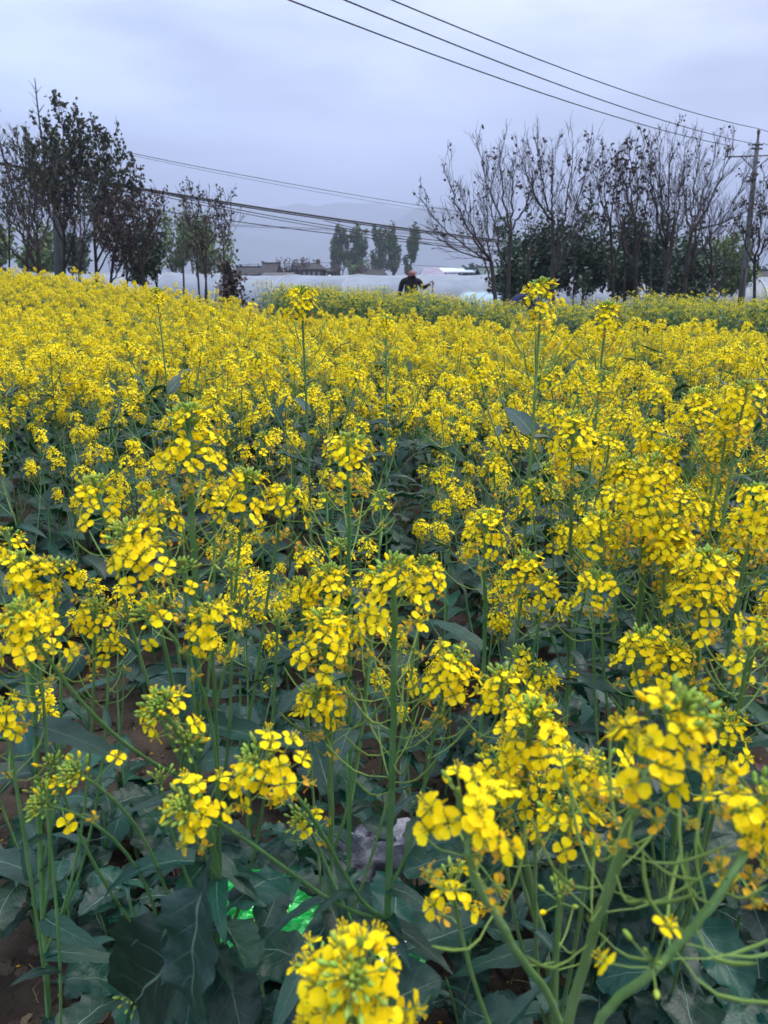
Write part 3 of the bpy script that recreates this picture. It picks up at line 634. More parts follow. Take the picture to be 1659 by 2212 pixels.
def tree(name, label, u, Y, vtop, seed, stems, prm, leaves=0, lmat=None, lsize=.1, clump=0, bark=None, cat='tree', group=None, hw=None, lean=0., leafmin=0., crownmin=0, spread=.12, shape=None, extra=None):
    rng = random.Random(seed); x = x_of(u, Y, 0.6); z0 = float(gh(x, Y)); H = z_of(vtop, Y)-z0
    t = thing(name, label, cat, (x, Y, z0-.03), 0, group)
    P = dict(wob=.10, up=.05, D=4, kids=(3, 4), low=.35, ang=(.35, .75), lf=.86, thick=.022); P.update(prm)
    tb, cb = MB(), MB(); tips = []
    # geometric sum of lengths gives total height
    tot = sum((.82*P['lf'])**k for k in range(P['D']+1)); L0 = H/tot*P.get('hs', 1.03)
    for s in range(stems):
        a = rng.uniform(0, 6.28) if stems > 1 else 0; sp = spread*(1 if stems > 1 else .3)
        d = np.array([math.cos(a)*sp*rng.uniform(.6, 1.6)+lean, math.sin(a)*sp, 1.])
        grow(rng, tb, cb, np.array([math.cos(a)*.08*(stems > 1), math.sin(a)*.08*(stems > 1), -.1]), d, L0*rng.uniform(.85, 1), P.get('r', .07)*(1 if s == 0 else rng.uniform(.6, .9)), P['D'], P, tips)
    T = np.array([q for q, _ in tips]); zmax = np.percentile(T[:, 2], 99.5); k = H/zmax
    kx = k
    if hw: kx = min(hw/FPX*Y/max(np.percentile(np.abs(T[:, 0]-T[:, 2]*lean*.8), 93), .05), k*1.6)
    k = np.array([kx, kx, k])
    for m in (tb, cb):
        m.v = [v*k for v in m.v]
    link('trunk', tb.mesh('trunk', [bark or BARK]), t)
    mats_ = [bark or BARK]
    if leaves:
        mats_.append(lmat); ok = [(q*k, d) for q, d in tips if q[2]*k[2] > leafmin*H]
        if clump: cen = rng.sample(ok, min(clump, len(ok)))
        for i in range(leaves):
            if not ok: break
            q, d = rng.choice(cen if clump else ok)
            g = .12 if clump else .09
            p = q+np.array([rng.gauss(0, g), rng.gauss(0, g), rng.gauss(0, g)])*(1 if lsize > .05 else .6)
            leafq(cb, p, np.array([rng.gauss(0, 1), rng.gauss(0, 1), rng.gauss(-.3 if clump else .2, .8)]), lsize*rng.uniform(.6, 1.3), rng, 1)
    if extra: extra(cb, rng, H)
    link('crown', cb.mesh('crown', mats_), t)
    return t
def limb_tree(name, label, u, Y, fork, tips, seed, r=.085, twigs=13, subs=4, leaf=None, lsize=.11, per=0., clumps=0, bark=None, cat='tree', group=None, extra=None, tl=1., low=.2, lmin=0., vb=640):
    """tree with a trunk to its fork and long curved limbs to the given crown tips; twigs and side twigs along every limb"""
    r *= .64; clumps = int(clumps*.75); rng = random.Random(seed); x = x_of(u, Y, .3); z0 = float(gh(x, Y)); t = thing(name, label, cat, (x, Y, z0-.03), 0, group)
    tb, cb = MB(), MB(); O = np.array([x, Y, z0-.03])
    W = lambda uu, vv, dy=0.: np.array([x_of(uu, Y+dy, z_of(vv, Y+dy)), Y+dy, z_of(vv, Y+dy)])-O
    F = W(*fork); m = F*.5+np.array([rng.gauss(0, .06), rng.gauss(0, .06), 0]); trunk = bez(np.array([0, 0, -.1]), m, F, 8); tb.tube(trunk, np.linspace(r*1.15, r*.85, 8), 8, 0)
    tb.tube([(0, 0, -.1), (0, 0, .05), (0, 0, .35)], [r*1.7, r*1.4, r*1.12], 8, 0)
    anchors = []
    for i, (uu, vv) in enumerate(tips):
        vv += 20 if cat == 'tree' else 8
        T = W(uu, vv, rng.uniform(-1.3, 1.3)); a0 = trunk[-1] if i < 3 else trunk[rng.randint(4, 7)]
        D = T-a0; ln = np.linalg.norm(D); out_ = nrm(np.array([D[0]*1.0, D[1]*1.2, abs(D[2])*.55])); up_ = nrm(nrm(D)*.7+UPV*.6)
        P = bez(a0, a0+out_*ln*.33, T-up_*ln*.36, 16, T); P = P+np.array([[rng.gauss(0, .022), rng.gauss(0, .022), 0] for _ in P])*(np.linspace(0, 1, 16)[:, None] > .1)
        rl_ = r*rng.uniform(.42, .62); rr = rl_*(1-np.linspace(0, 1, 16)*.93)**.9+.003; tb.tube(P, rr, 6, 0); pa = Path(P)
        n = int(twigs*1.6*ln/3.2)+2
        for k in range(n):
            f = low+(1-low)*((k+rng.random())/n); q, tt = pa.at(pa.L*(1-f)); a, b = perp(tt); ph = rng.uniform(0, 6.28); sp = rng.uniform(.35, .85)
            d = nrm(tt*math.cos(sp)+(a*math.cos(ph)+b*math.sin(ph))*math.sin(sp)+UPV*.18); L = rng.uniform(.35, 1.15)*(1.15-f*.75)*tl
            Q = bez(q, q+d*L*.5, q+(d+UPV*.25)*L, 5)+np.array([[rng.gauss(0, .012), rng.gauss(0, .012), 0] for _ in range(5)]); Q[0] = q; cb.tube(Q, np.linspace(max(.006, rl_*(1-f)*.38), .004, 5), 4, 0)
            for j in range(subs+rng.randint(-1, 1)):
                g = rng.uniform(.25, 1); i0 = min(int(g*4), 3); q2 = Q[i0]+(Q[i0+1]-Q[i0])*(g*4-i0); t2 = nrm(Q[i0+1]-Q[i0]); a2, b2 = perp(t2); ph = rng.uniform(0, 6.28); sp = rng.uniform(.3, .8)
                d2 = nrm(t2*math.cos(sp)+(a2*math.cos(ph)+b2*math.sin(ph))*math.sin(sp)+UPV*.2); L2 = L*rng.uniform(.25, .55); e2 = q2+d2*L2+np.array([0, 0, L2*.1])
                cb.tube([q2, (q2+e2)/2+np.array([rng.gauss(0, .015), rng.gauss(0, .015), -.01]), e2], [.0045, .0038, .0028], 3, 0); anchors.append((q2, e2, d2))
    H = z_of(min(v for _, v in tips), Y)-z0
    if leaf is not None and anchors:
        A_ = [a for a in anchors if a[1][2] > lmin*H] or anchors
        for (q2, e2, d2) in A_:
            k = int(per)+(rng.random() < per-int(per))
            for _ in range(k):
                f = rng.random(); p = q2+(e2-q2)*f; dd = nrm(d2+np.array([rng.gauss(0, .7), rng.gauss(0, .7), rng.gauss(-.2, .6)])); leafq(cb, p, dd, lsize*rng.uniform(.6, 1.3), rng, 1)
        for _ in range(clumps):
            q2, e2, d2 = rng.choice(A_)
            for _ in range(rng.randint(3, 10)): leafq(cb, e2+np.array([rng.gauss(0, .04), rng.gauss(0, .04), rng.uniform(-.16, .02)]), np.array([rng.gauss(0, .5), rng.gauss(0, .5), -1]), lsize*rng.uniform(.5, 1), rng, 1)
    if extra: extra(cb, rng, H)
    link('trunk', tb.mesh('trunk', [bark or BARK]), t); link('crown', cb.mesh('crown', [bark or BARK]+([leaf] if leaf else [])), t); return t
RG, LG = 'bare trees in a row right of the farmer', 'trees and saplings on the left beyond the field'
VASE = dict(wob=.075, up=.09, D=5, kids=(2, 4), low=.6, ang=(.32, .78), r=.07, lf=.88)
limb_tree('bare_tree', 'bare tree leaning far out to the left over the cables', 1088, 20, (1062, 565), [(905, 396), (958, 335), (1002, 410), (930, 470), (1052, 400), (1035, 480)], 11, .085, 15, 5, DEAD, .085, .10, 26, BARK_P, group=RG)
limb_tree('bare_tree', 'bare tree with tall upright forked limbs just right of the leaning one', 1100, 21, (1104, 500), [(1030, 284), (1078, 290), (1110, 330), (1055, 340), (1160, 345)], 12, .085, 15, 5, DEAD, .085, .10, 18, BARK_P, group=RG)
limb_tree('bare_tree', 'slender bare tree behind the tall rape spike, its twigs fanning out at the top', 1198, 20, (1194, 478), [(1122, 300), (1160, 288), (1196, 300), (1240, 284), (1278, 284), (1288, 380), (1150, 380)], 13, .085, 15, 5, DEAD, .09, .12, 26, BARK_P, group=RG, vb=660)
limb_tree('bare_tree', 'bare tree with dark seed clumps hanging in its upper twigs', 1328, 21, (1318, 480), [(1285, 335), (1302, 310), (1335, 330), (1362, 370), (1290, 400)], 14, .07, 14, 5, DEAD, .10, .25, 50, BARK, group=RG)
limb_tree('bare_tree', 'tall bare tree with the thickest dark clumps at its top', 1376, 22, (1372, 470), [(1340, 296), (1362, 288), (1392, 284), (1408, 330), (1330, 380)], 15, .08, 14, 5, DEAD, .11, .28, 62, BARK, group=RG)
limb_tree('bare_tree', 'many-stemmed bare tree with very fine twigs left of the power pole', 1442, 21, (1440, 540), [(1402, 300), (1426, 280), (1452, 276), (1484, 286), (1412, 380), (1470, 350)], 16, .085, 15, 5, DEAD, .08, .08, 12, BARK_P, group=RG)
limb_tree('bare_tree', 'broad bare tree whose right limbs cross the power pole', 1476, 21, (1494, 500), [(1476, 330), (1512, 286), (1548, 288), (1584, 290), (1622, 335), (1640, 410), (1530, 380)], 17, .09, 16, 5, DEAD, .08, .08, 12, BARK_P, group=RG)
limb_tree('bare_tree', 'shorter many-limbed tree at the foot of the power pole', 1538, 19, (1540, 595), [(1508, 420), (1530, 395), (1560, 430), (1590, 470)], 18, .07, 11, 4, DEAD, .08, .10, 10, BARK_P, group=RG)
limb_tree('bare_tree', 'small dark tree with reddish dead leaf clusters right of the power pole', 1634, 19, (1630, 570), [(1598, 440), (1628, 385), (1655, 372), (1690, 420), (1650, 480)], 19, .065, 13, 4, DEAD, .10, .3, 40, BARK, group=RG)
for i, (u, v, Y, lab) in enumerate([(1150, 440, 19, 'thin crooked sapling beside the bending worker'), (1240, 420, 24, 'thin bare sapling between the second and third bare trees'), (1345, 400, 24, 'thin leaning sapling under the clumped crowns'), (1412, 420, 20, 'whippy sapling in front of the darkest evergreen'), (1500, 380, 24, 'straight thin sapling left of the broad bare tree'), (1604, 470, 23, 'thin sapling just left of the base of the power pole')]):
    limb_tree('sapling', lab, u, Y, (u+(-8, 5, 6, -5, 3, 4)[i], v+120), [(u-16, v+20), (u+4, v), (u+20, v+35)], 60+i, .04, 8, 3, DEAD, .085, .15, 6, BARK_P if i % 2 else BARK, cat='sapling', group='saplings among the right-hand trees', low=.15, tl=.7)
# evergreens: leafy crown on several limbs
EV = dict(wob=.12, up=.07, D=4, kids=(4, 5), low=.45, ang=(.35, .85), r=.045, thick=.02)
for i, (u, v, Y, nl, lab) in enumerate([(1085, 520, 24, 5200, 'dark evergreen with drooping leaves under the leaning bare tree'), (1150, 462, 26, 6500, 'rounded dark evergreen behind the second bare tree'), (1252, 452, 25, 7000, 'separate broad evergreen with sky between its boughs'), (1345, 505, 27, 4500, 'low evergreen between the two tallest ones'), (1425, 456, 26, 8500, 'densest and darkest evergreen in the middle of the right-hand row'), (1490, 520, 28, 5000, 'low dark evergreen left of the broad bare tree')]):
    tree('evergreen_tree', lab, u, Y, v, 80+i, 3, EV, int(nl*.62), EVER, .13, 0, BARK, group='evergreens behind the bare trees', spread=.2, leafmin=.3, hw=[38, 46, 52, 42, 70, 44][i])
tree('olive_tree', 'paler olive-green tree standing behind the power pole', 1550, 32, 500, 90, 2, dict(EV, r=.07), 5500, FRESH, .13, 0, BARK, spread=.3, hw=50)
# left clump
def whip(v1, v0, dx=0.):
    def f(cb, rng, H):
        top = H*(1+(v0-v1)/(612-v0)); x = dx; cb.tube([(x*.3, 0, H*.55), (x*.8, .05, H*.8), (x, .05, H*.97), (x+.02, .05, top)], [.03, .024, .02, .010], 5)
        for q in range(9): z = rng.uniform(H*.9, top*.97); a = rng.uniform(0, 6.28); cb.tube([(x, .05, z), (x+.18*math.cos(a), .05+.1*math.sin(a), z+.2)], [.008, .004], 3)
    return f
limb_tree('bare_tree', 'dark bare tree with a forked trunk at the far left', 88, 20, (82, 545), [(-20, 380), (2, 300), (35, 262), (62, 300), (-10, 470), (110, 360), (30, 430)], 21, .11, 14, 5, DARKLEAF, .10, .35, 24, BARK, group=LG, extra=whip(174, 262, -.45))
limb_tree('leafy_tree', 'tallest dark tree with curled brown-green leaves, in front of the concrete pole', 138, 22, (138, 500), [(96, 268), (132, 208), (158, 236), (178, 262), (70, 300), (120, 300), (165, 320), (100, 370)], 22, .08, 16, 5, DARKLEAF, .105, 2.7, 40, BARK, group=LG, lmin=.48, extra=whip(174, 208))
limb_tree('leafy_tree', 'round-topped dark leafy tree on the right shoulder of the left clump', 206, 23, (204, 520), [(186, 262), (215, 268), (242, 285), (262, 320), (285, 345), (300, 385), (230, 350), (190, 360)], 23, .08, 16, 5, DARKLEAF, .105, 2.6, 40, BARK, group=LG, lmin=.45)
limb_tree('leafy_tree', 'lower leafy tree spreading to the left edge of the clump', 60, 24, (62, 500), [(30, 300), (60, 280), (86, 300), (15, 380), (100, 340)], 24, .07, 15, 5, DARKLEAF, .11, 1.3, 20, BARK, group=LG, lmin=.5)
limb_tree('bare_tree', 'thin bare tree with pale stems between the two leafy ones', 178, 21, (172, 540), [(140, 350), (165, 330), (200, 360), (185, 410)], 29, .06, 12, 4, DARKLEAF, .10, .5, 10, BARK_P, group=LG)
limb_tree('vine_covered_tree', 'leaning tree smothered in reddish-brown dead creeper', 238, 21, (246, 545), [(215, 430), (238, 400), (268, 410), (290, 450), (225, 490), (275, 500), (250, 460)], 25, .06, 24, 6, VINE, .085, 1.7, 30, BARK, group=LG, low=.05, tl=.75)
limb_tree('vine_covered_tree', 'creeper-hung tree with a ragged dark tuft where the cables pass', 306, 21, (312, 520), [(298, 415), (325, 400), (352, 402), (345, 450), (290, 470)], 26, .05, 20, 5, VINE, .085, 1.2, 40, BARK, group=LG, low=.1, tl=.7)
tree('evergreen_shrub', 'deep green bushy evergreen at the right end of the left clump', 330, 24, 462, 27, 3, EV, 2000, EVER, .12, 0, BARK, cat='shrub', group=LG, spread=.35, hw=42)
for i, (u, v, lab) in enumerate([(395, 470, 'slim sapling with faint green buds right of the left clump'), (412, 385, 'tall leaning bare sapling with vines up its stem'), (452, 420, 'bare sapling crossing the tall leaning one'), (486, 405, 'bare sapling hung with seed clusters, last before the gap'), (436, 470, 'short vine-hung sapling low between the others'), (20, 330, 'wispy bare sapling at the left edge of the photo'), (160, 440, 'thin sapling under the tallest leafy tree'), (270, 470, 'bent sapling in the brown creeper')]):
    U0 = u+(0, 25, -14, -6, 8, 0, 0, 6)[i]
    limb_tree('sapling', lab, U0, 20+i*.3, ((u+U0)/2, 640-(640-v)*.45), [(u-18, v+22), (u, v), (u+16, v+40), (u-6, v+60)], 100+i, .042, 11, 4, VINE if i else FRESH, .085, .5 if i in (1, 3, 4) else .2, (4, 22, 10, 24, 20, 2, 4, 6)[i], BARK, cat='sapling', group=LG, low=.1, tl=.75)
def hairy(cb, rng, H):
    for _ in range(420):
        z = rng.uniform(.02, 1)*H; a = rng.uniform(0, 6.28); r = .22*(1.2-z/H); p = np.array([math.cos(a)*r*rng.random()+.12*(1-z/H), math.sin(a)*r*rng.random(), z])
        cb.tube([p, p+np.array([rng.gauss(.03, .08), rng.gauss(0, .08), -rng.uniform(.1, .35)])], [.012, .004], 3, 0)
tree('vine_covered_stump', 'short leaning stump shaggy with dead vines beside the white tunnel', 498, 17.5, 560, 120, 3, dict(VASE, D=3, r=.07, kids=(2, 3)), 350, VINE, .10, 0, BARK, cat='stump', group=LG, lean=.12, spread=.15, extra=hairy, hw=20)
# hazy woods behind the left clump
for i, (u, v, Y, lm, lab) in enumerate([(10, 470, 42, FRESH, 'hazy olive bush low at the left edge behind the bare trees'), (95, 490, 45, FRESH, 'hazy bush seen under the forked dark tree'), (190, 505, 44, EVER, 'dim bush between the left trunks'), (390, 455, 60, FRESH, 'pale green young poplar behind the left saplings'), (430, 440, 62, FRESH, 'taller pale green poplar behind the crossing saplings'), (468, 500, 58, FRESH, 'short pale shrub left of the vine stump')]):
    tree('distant_tree', lab, u, Y, v, 140+i, 3, dict(EV, r=.08, D=4, kids=(3, 4), up=.12), 1700, lm, .22, 0, BARK_P, group='hazy trees behind the left clump', spread=.22, hw=38)
# poplars in the distance
POP = dict(wob=.06, up=.16, D=4, kids=(5, 6), low=.05, ang=(.3, .7), r=.24, thick=.07, lf=.80)
for i, (u, v, Y, sz, lab) in enumerate([(733, 488, 150, 1, 'leftmost poplar of the paired clump nearer the brick house'), (768, 490, 150, 1, 'right poplar of the paired clump nearer the brick house'), (824, 490, 150, 1, 'wide poplar left in the second clump, above the dark house'), (850, 492, 152, .8, 'middle poplar of the second clump'), (882, 490, 148, .8, 'slim pointed poplar standing just above the farmer')]):
    tree('poplar_tree', lab, u, Y, v, 160+i, 1, POP, 5600, POPLEAF, .38, 0, BARK, group='poplars in front of the mountains', leafmin=.22, hw=[17, 17, 18, 12, 15][i])
tree('willow_tree', 'bright green low willow between the poplar trunks', 756, 130, 560, 170, 2, dict(POP, up=.02, r=.15, ang=(.4, .9)), 2400, FRESH, .32, 0, BARK, spread=.3, hw=30)
PURP = mat('bare_twig_haze', (.085, .065, .07), .9, .1)
for i, (u, v, lab) in enumerate([(617, 560, 'bare bush left of the big dark house'), (640, 556, 'bare tree leaning over the low outbuilding'), (668, 558, 'bare treetop behind the big dark house'), (712, 560, 'bare tree right of the big dark house'), (795, 562, 'bare bush between the poplar clumps'), (808, 585, 'dark scrub under the second poplar clump'), (690, 575, 'bare bush against the wall of the dark house'), (550, 572, 'bare bush beside the tiled farmhouse')]):
    tree('bare_bush', lab, u, 112+i*2, v, 180+i, 4, dict(VASE, D=4, r=.10, thick=.05), 500, PURP, .25, 0, PURP, cat='bush', group='bare bushes around the village houses', spread=.5)
for i in range(7):
    tree('village_tree', ['dim tree behind the pale house', 'dim tree over the bright metal roof', 'dim tree right of the metal roof', 'dim tree behind the right-hand evergreens', 'dim tree seen between the right-hand trunks', 'dim tree low behind the broad bare tree', 'dim tree behind the power pole'][i], [1008, 1075, 1130, 1200, 1330, 1480, 1620][i], 125, 572+i % 3*5, 200+i, 3, dict(VASE, D=4, r=.12, thick=.05), 1400, EVER, .4, 0, PURP, cat='tree', group='dim trees behind the village on the right', spread=.5)

# ------------------------------------------------------------------ poles and cables
DKSTEEL = mat('dark_galvanised_steel', (.09, .09, .10), .5, .5)
CER = mat('brown_insulator', (.10, .07, .06), .3, .5)
RUB = mat('black_cable', (.02, .02, .022), .6, .3)
YP = 28.; Xp0 = x_of(1603, YP, z_of(648, YP)); Xp1 = x_of(1640, YP, z_of(275, YP)); ZP = z_of(278, YP)
pt = thing('power_pole', 'tall tapering concrete power pole with a steel crossarm at the right edge', 'utility pole', (Xp0, YP, 0))
def pole_pt(k): return np.array([(Xp1-Xp0)*k, 0, ZP*k])
pm_ = MB(); pm_.tube([pole_pt(0)-UPV*.1, pole_pt(.33), pole_pt(.66), pole_pt(.935)], [.13, .112, .09, .07], 14, 0, True); link('pole_shaft', pm_.mesh('pole', [CONC]), pt)
c0 = pole_pt(.87); cb_ = MB(); dA = nrm(np.array([.8, -.6, 0.])); dA = np.array([1., -.1, .02]); cross = .98
cb_.tube([c0-dA*cross, c0+dA*cross], .026, 4, 0, True); cb_.tube([c0-dA*.5, pole_pt(.80)], .02, 4); cb_.tube([c0+dA*.5, pole_pt(.80)], .02, 4); link('crossarm', cb_.mesh('arm', [DKSTEEL]), pt)
ends = []
for s in (-1, 1):
    e0 = c0+dA*cross*s*.97; ib = MB(); ib.tube([e0, e0+UPV*.18], .03, 6); ib.tube([e0+UPV*.15, e0+UPV*.24, e0+UPV*.25, e0+UPV*.34, e0+UPV*.38], [.05, .06, .04, .055, .03], 8, 0, True); link('insulator', ib.mesh('ins', [CER]), pt); ends.append(e0+UPV*.36)
tb_ = MB(); tb_.tube([pole_pt(.93), pole_pt(.985)], .04, 6); tb_.tube([pole_pt(.975), pole_pt(.99), pole_pt(1.0)], [.05, .06, .035], 8, 0, True); link('insulator', tb_.mesh('ins', [CER]), pt)
bb = MB()
for k in (.905, .925): bb.tube([pole_pt(k)-np.array([.19, 0, 0]), pole_pt(k)+np.array([.19, 0, 0])], .035, 4, 0, True); bb.tube([pole_pt(k-.004), pole_pt(k+.004)], .10, 12, 0, True)
link('pole_bands', bb.mesh('bands', [DKSTEEL]), pt)
P0 = np.array([Xp0, YP, 0])
def cable(label, pts, r, sagn=0., group=None, name='power_line', n=24):
    a, b = pts[0], pts[-1]; t = np.linspace(0, 1, n)[:, None]; P = np.asarray(a)*(1-t)+np.asarray(b)*t; P = P-UPV*4*sagn*t*(1-t)
    mb = MB(); mb.tube(P, r, 5); return tag(link(name, mb.mesh('cable', [RUB])), label, 'cable', group)
def cross_at(u, v, z):
    """ground-plan point where the sight line (u, v) meets height z"""
    p = at(u, v, 1.); k = (z-CAM_H)/(p[2]-CAM_H); return np.array([0, 0, CAM_H])+(p-np.array([0, 0, CAM_H]))*k
TG = 'power lines from the right-hand pole over the field'
for (st, u, v, lab) in ((P0+pole_pt(1.0), 847, 0, 'top power line running from the tip of the concrete pole over the field'), (P0+pole_pt(.925)-np.array([.19, 0, -.03]), 745, 0, 'middle one of the three power lines over the field'), (P0+ends[0], 625, 0, 'lowest of the three power lines, from the left end of the crossarm')):
    q = cross_at(u, v, st[2]-.95); d = q-st; e = st+d*2.35; e[2] = st[2]+.15
    # the sagging line passes through q: parabola with sag chosen so
    tt = 1/2.35; sag = ((st[2]*(1-tt)+e[2]*tt)-q[2])/(4*tt*(1-tt))
    cable(lab, (st, e), .011, sag, TG, n=40)
for (st, v, lab) in ((P0+pole_pt(1.0), 290, 'short power line leaving the pole tip to the right'), (P0+pole_pt(.925)+np.array([.19, 0, .03]), 304, 'short middle power line leaving the pole to the right'), (P0+ends[1], 320, 'short power line from the right end of the crossarm')):
    cable(lab, (st, st+np.array([22., 12., -.4])), .011, .5, 'power lines leaving the pole to the right')
# left pole and the cable bundle
YL = 24.5; XL = x_of(128, YL, 1.); HL = z_of(335, YL)
lp = thing('telephone_pole', 'grey concrete telephone pole hidden among the left trees', 'utility pole', (XL, YL, float(gh(XL, YL))))
m_ = MB(); m_.tube([(0, 0, -.1), (.22, 0, HL*.5), (.44, 0, HL)], [.16, .14, .115], 12, 0, True); link('pole_shaft', m_.mesh('pole', [CONC]), lp)
m_ = MB(); m_.box((-.05, -.20, HL-1.02), (.85, -.09, HL-.92)); link('crossarm', m_.mesh('arm', [DKSTEEL], False), lp)
YR = 33.; XR = x_of(1462, YR); HR = z_of(500, YR)
rp = thing('telephone_pole', 'pale concrete pole standing behind the right-hand trees', 'utility pole', (XR, YR, 0))
m_ = MB(); m_.tube([(0, 0, -.1), (.1, 0, HR*.5), (.25, 0, HR)], [.19, .165, .13], 12, 0, True); link('pole_shaft', m_.mesh('pole', [CONC]), rp)
m_ = MB(); m_.box((-.1, -.06, HR-.45), (.6, .06, HR-.36)); link('crossarm', m_.mesh('arm', [DKSTEEL], False), rp)
def through(label, pix, r, Ya, Yb, group, kick=0.):
    """cable drawn through sight lines pix, at depths going from Ya to Yb"""
    u0, u1 = pix[0][0], pix[-1][0]; us = np.linspace(u0, u1, 46); P = np.array(pix, float); order = np.argsort(P[:, 0])
    co = np.polyfit(P[:, 0], P[:, 1], min(2, len(pix)-1)); vs = np.polyval(co, us); pts = []
    for u, v in zip(us, vs):
        Y = Ya+(Yb-Ya)*(u-u0)/(u1-u0); z = z_of(v, Y); pts.append((x_of(u, Y, z), Y, z))
    mb = MB(); mb.tube(pts, r, 5); return tag(link('telephone_cable', mb.mesh('cable', [RUB])), label, 'cable', group)
BG = 'telephone cables sagging between the left trees and the right pole'
through('thickest black telephone cable of the bundle', [(-150, 340), (128, 362), (310, 392), (500, 430), (700, 473), (900, 511), (1040, 531), (1462, 548)], .032, 23.5, YR, BG)
through('black telephone cable lying against the thickest one', [(-150, 343), (128, 364), (310, 396), (500, 436), (700, 478), (900, 514), (1040, 533), (1462, 552)], .022, 23.6, YR-.2, BG)
through('telephone cable just under the bundle near the left trees', [(128, 370), (325, 404), (500, 446), (700, 484), (900, 518), (1040, 536), (1462, 548)], .014, 23.7, YR, BG)
through('second thin telephone cable below the bundle', [(128, 376), (325, 410), (500, 452), (700, 492), (860, 519), (1040, 541), (1462, 560)], .012, 23.8, YR, BG)
through('lower separate telephone cable, sagging deepest', [(128, 420), (330, 449), (500, 482), (620, 500), (760, 511), (900, 520), (1050, 535), (1462, 575)], .015, 24, YR, BG)
through('telephone cable fraying off the bundle at the right tree', [(700, 477), (860, 512), (1000, 541), (1120, 556), (1462, 575)], .012, 27, YR, BG)
through('thin level wire under the sagging bundle', [(330, 478), (560, 492), (740, 491), (900, 505)], .009, 30, 40, 'thin wires behind the cable bundle')
through('thin level wire just below its twin', [(330, 482), (560, 495), (740, 494), (900, 508)], .009, 30.5, 40, 'thin wires behind the cable bundle')
through('upper thin wire crossing the sky from the left trees', [(280, 332), (470, 366), (700, 408), (960, 455), (1500, 520)], .016, 38, 60, 'thin wires high across the sky')
through('faint second thin wire just under the upper one', [(280, 336), (470, 372), (700, 416), (960, 462), (1500, 528)], .010, 38.5, 60, 'thin wires high across the sky')
through('faint wire above the village roofs', [(510, 573), (700, 568), (840, 569), (1000, 582), (1100, 588)], .02, 85, 85, 'thin wires over the village')

# ================================================================== PEOPLE
SKIN = mat('sunburnt_skin', (.19, .075, .060), .55, .3, bump=.1, bscale=60)
BLK = mat('black_jersey', (.018, .018, .020), .9, .1, bump=.4, bscale=50)
TROU = mat('dark_trousers', (.035, .038, .05), .9, .1)
NAVY = mat('navy_jacket', (.012, .018, .055), .8, .2, bump=.5, bscale=18)
HAIR = mat('dark_hair', (.02, .017, .016), .8, .2)
GREY = mat('grey_hair', (.30, .29, .29), .8, .2)
def skin_body(name, joints, edges, parent, zone, mats_, root=0, sub=2):
    """one continuous body grown from a skeleton; joints: (x, y, z, rx, ry)"""
    me = bpy.data.meshes.new('tmp'); me.from_pydata([j[:3] for j in joints], edges, []); o = bpy.data.objects.new('tmp', me); COL.objects.link(o)
    sk = o.modifiers.new('s', 'SKIN')
    for i, j in enumerate(joints): me.skin_vertices[0].data[i].radius = (j[3], j[4]); me.skin_vertices[0].data[i].use_root = (i == root)
    sk.use_smooth_shade = True; ss = o.modifiers.new('d', 'SUBSURF'); ss.levels = sub; ss.render_levels = sub
    dg = bpy.context.evaluated_depsgraph_get(); dg.update(); ev = bpy.data.meshes.new_from_object(o.evaluated_get(dg)); bpy.data.objects.remove(o)
    ev.name = name; ev.materials.clear()
    for m in mats_: ev.materials.append(m)
    for p in ev.polygons: p.material_index = zone(p.center); p.use_smooth = True
    return link(name, ev, parent)
YF = 18.3; XF = x_of(888, YF); ZF = float(gh(XF, YF))
man = thing('person', 'farmer in a black jersey with a bare sunburnt head bowed, holding an upright hoe', 'person', (XF, YF, ZF), 0)
HT = z_of(577, YF)-ZF; k = HT/1.70
J = [(0, 0, .95, .155, .12), (0, -.01, 1.12, .15, .115), (0, -.02, 1.30, .175, .12), (0, -.03, 1.43, .12, .09), (.01, -.07, 1.50, .06, .06), (.015, -.12, 1.56, .075, .09), (.02, -.15, 1.62, .068, .082),
     (-.10, 0, .88, .10, .10), (-.12, -.02, .50, .07, .07), (-.13, .02, .10, .05, .05), (-.13, -.12, .04, .045, .035),
     (.10, 0, .88, .10, .10), (.13, -.05, .50, .07, .07), (.14, .0, .10, .05, .05), (.15, -.14, .04, .045, .035),
     (-.19, -.03, 1.40, .075, .075), (-.26, .0, 1.14, .053, .053), (-.27, -.12, .92, .038, .038), (-.27, -.15, .83, .042, .025),
     (.19, -.03, 1.39, .075, .075), (.24, -.06, 1.25, .055, .055), (.36, -.20, 1.31, .037, .037), (.41, -.26, 1.35, .04, .03)]
J = [tuple(c*k for c in j) for j in J]
E_ = [(0,1),(1,2),(2,3),(3,4),(4,5),(5,6),(0,7),(7,8),(8,9),(9,10),(0,11),(11,12),(12,13),(13,14),(3,15),(15,16),(16,17),(17,18),(3,19),(19,20),(20,21),(21,22)]
def zone(c):
    x, y, z = c.x/k, c.y/k, c.z/k
    if z > 1.485 and abs(x) < .14: return 0
    if x > .36 or (x < -.2 and z < .93): return 0
    return 1 if z > .90 else 2
skin_body('body', J, E_, man, zone, [SKIN, BLK, TROU])
hx = np.array(J[5][:3])+np.array([0, 0, .02])*k
mb = MB(); mb.add(ICO2[0]*np.array([.022, .03, .03])*k+hx+np.array([.002, -.105, -.02])*k, ICO2[1]); link('nose', mb.mesh('nose', [SKIN]), man)
for s in (-1, 1):
    mb = MB(); mb.add(ICO1[0]*np.array([.012, .024, .034])*k+hx+np.array([s*.085, -.01, -.005])*k, ICO1[1]); link('ear', mb.mesh('ear', [SKIN]), man)
    mb = MB(); mb.add(ICO1[0]*np.array([.013, .01, .01])*k+hx+np.array([s*.03, -.098, .012])*k, ICO1[1]); link('eye', mb.mesh('eye', [HAIR]), man)
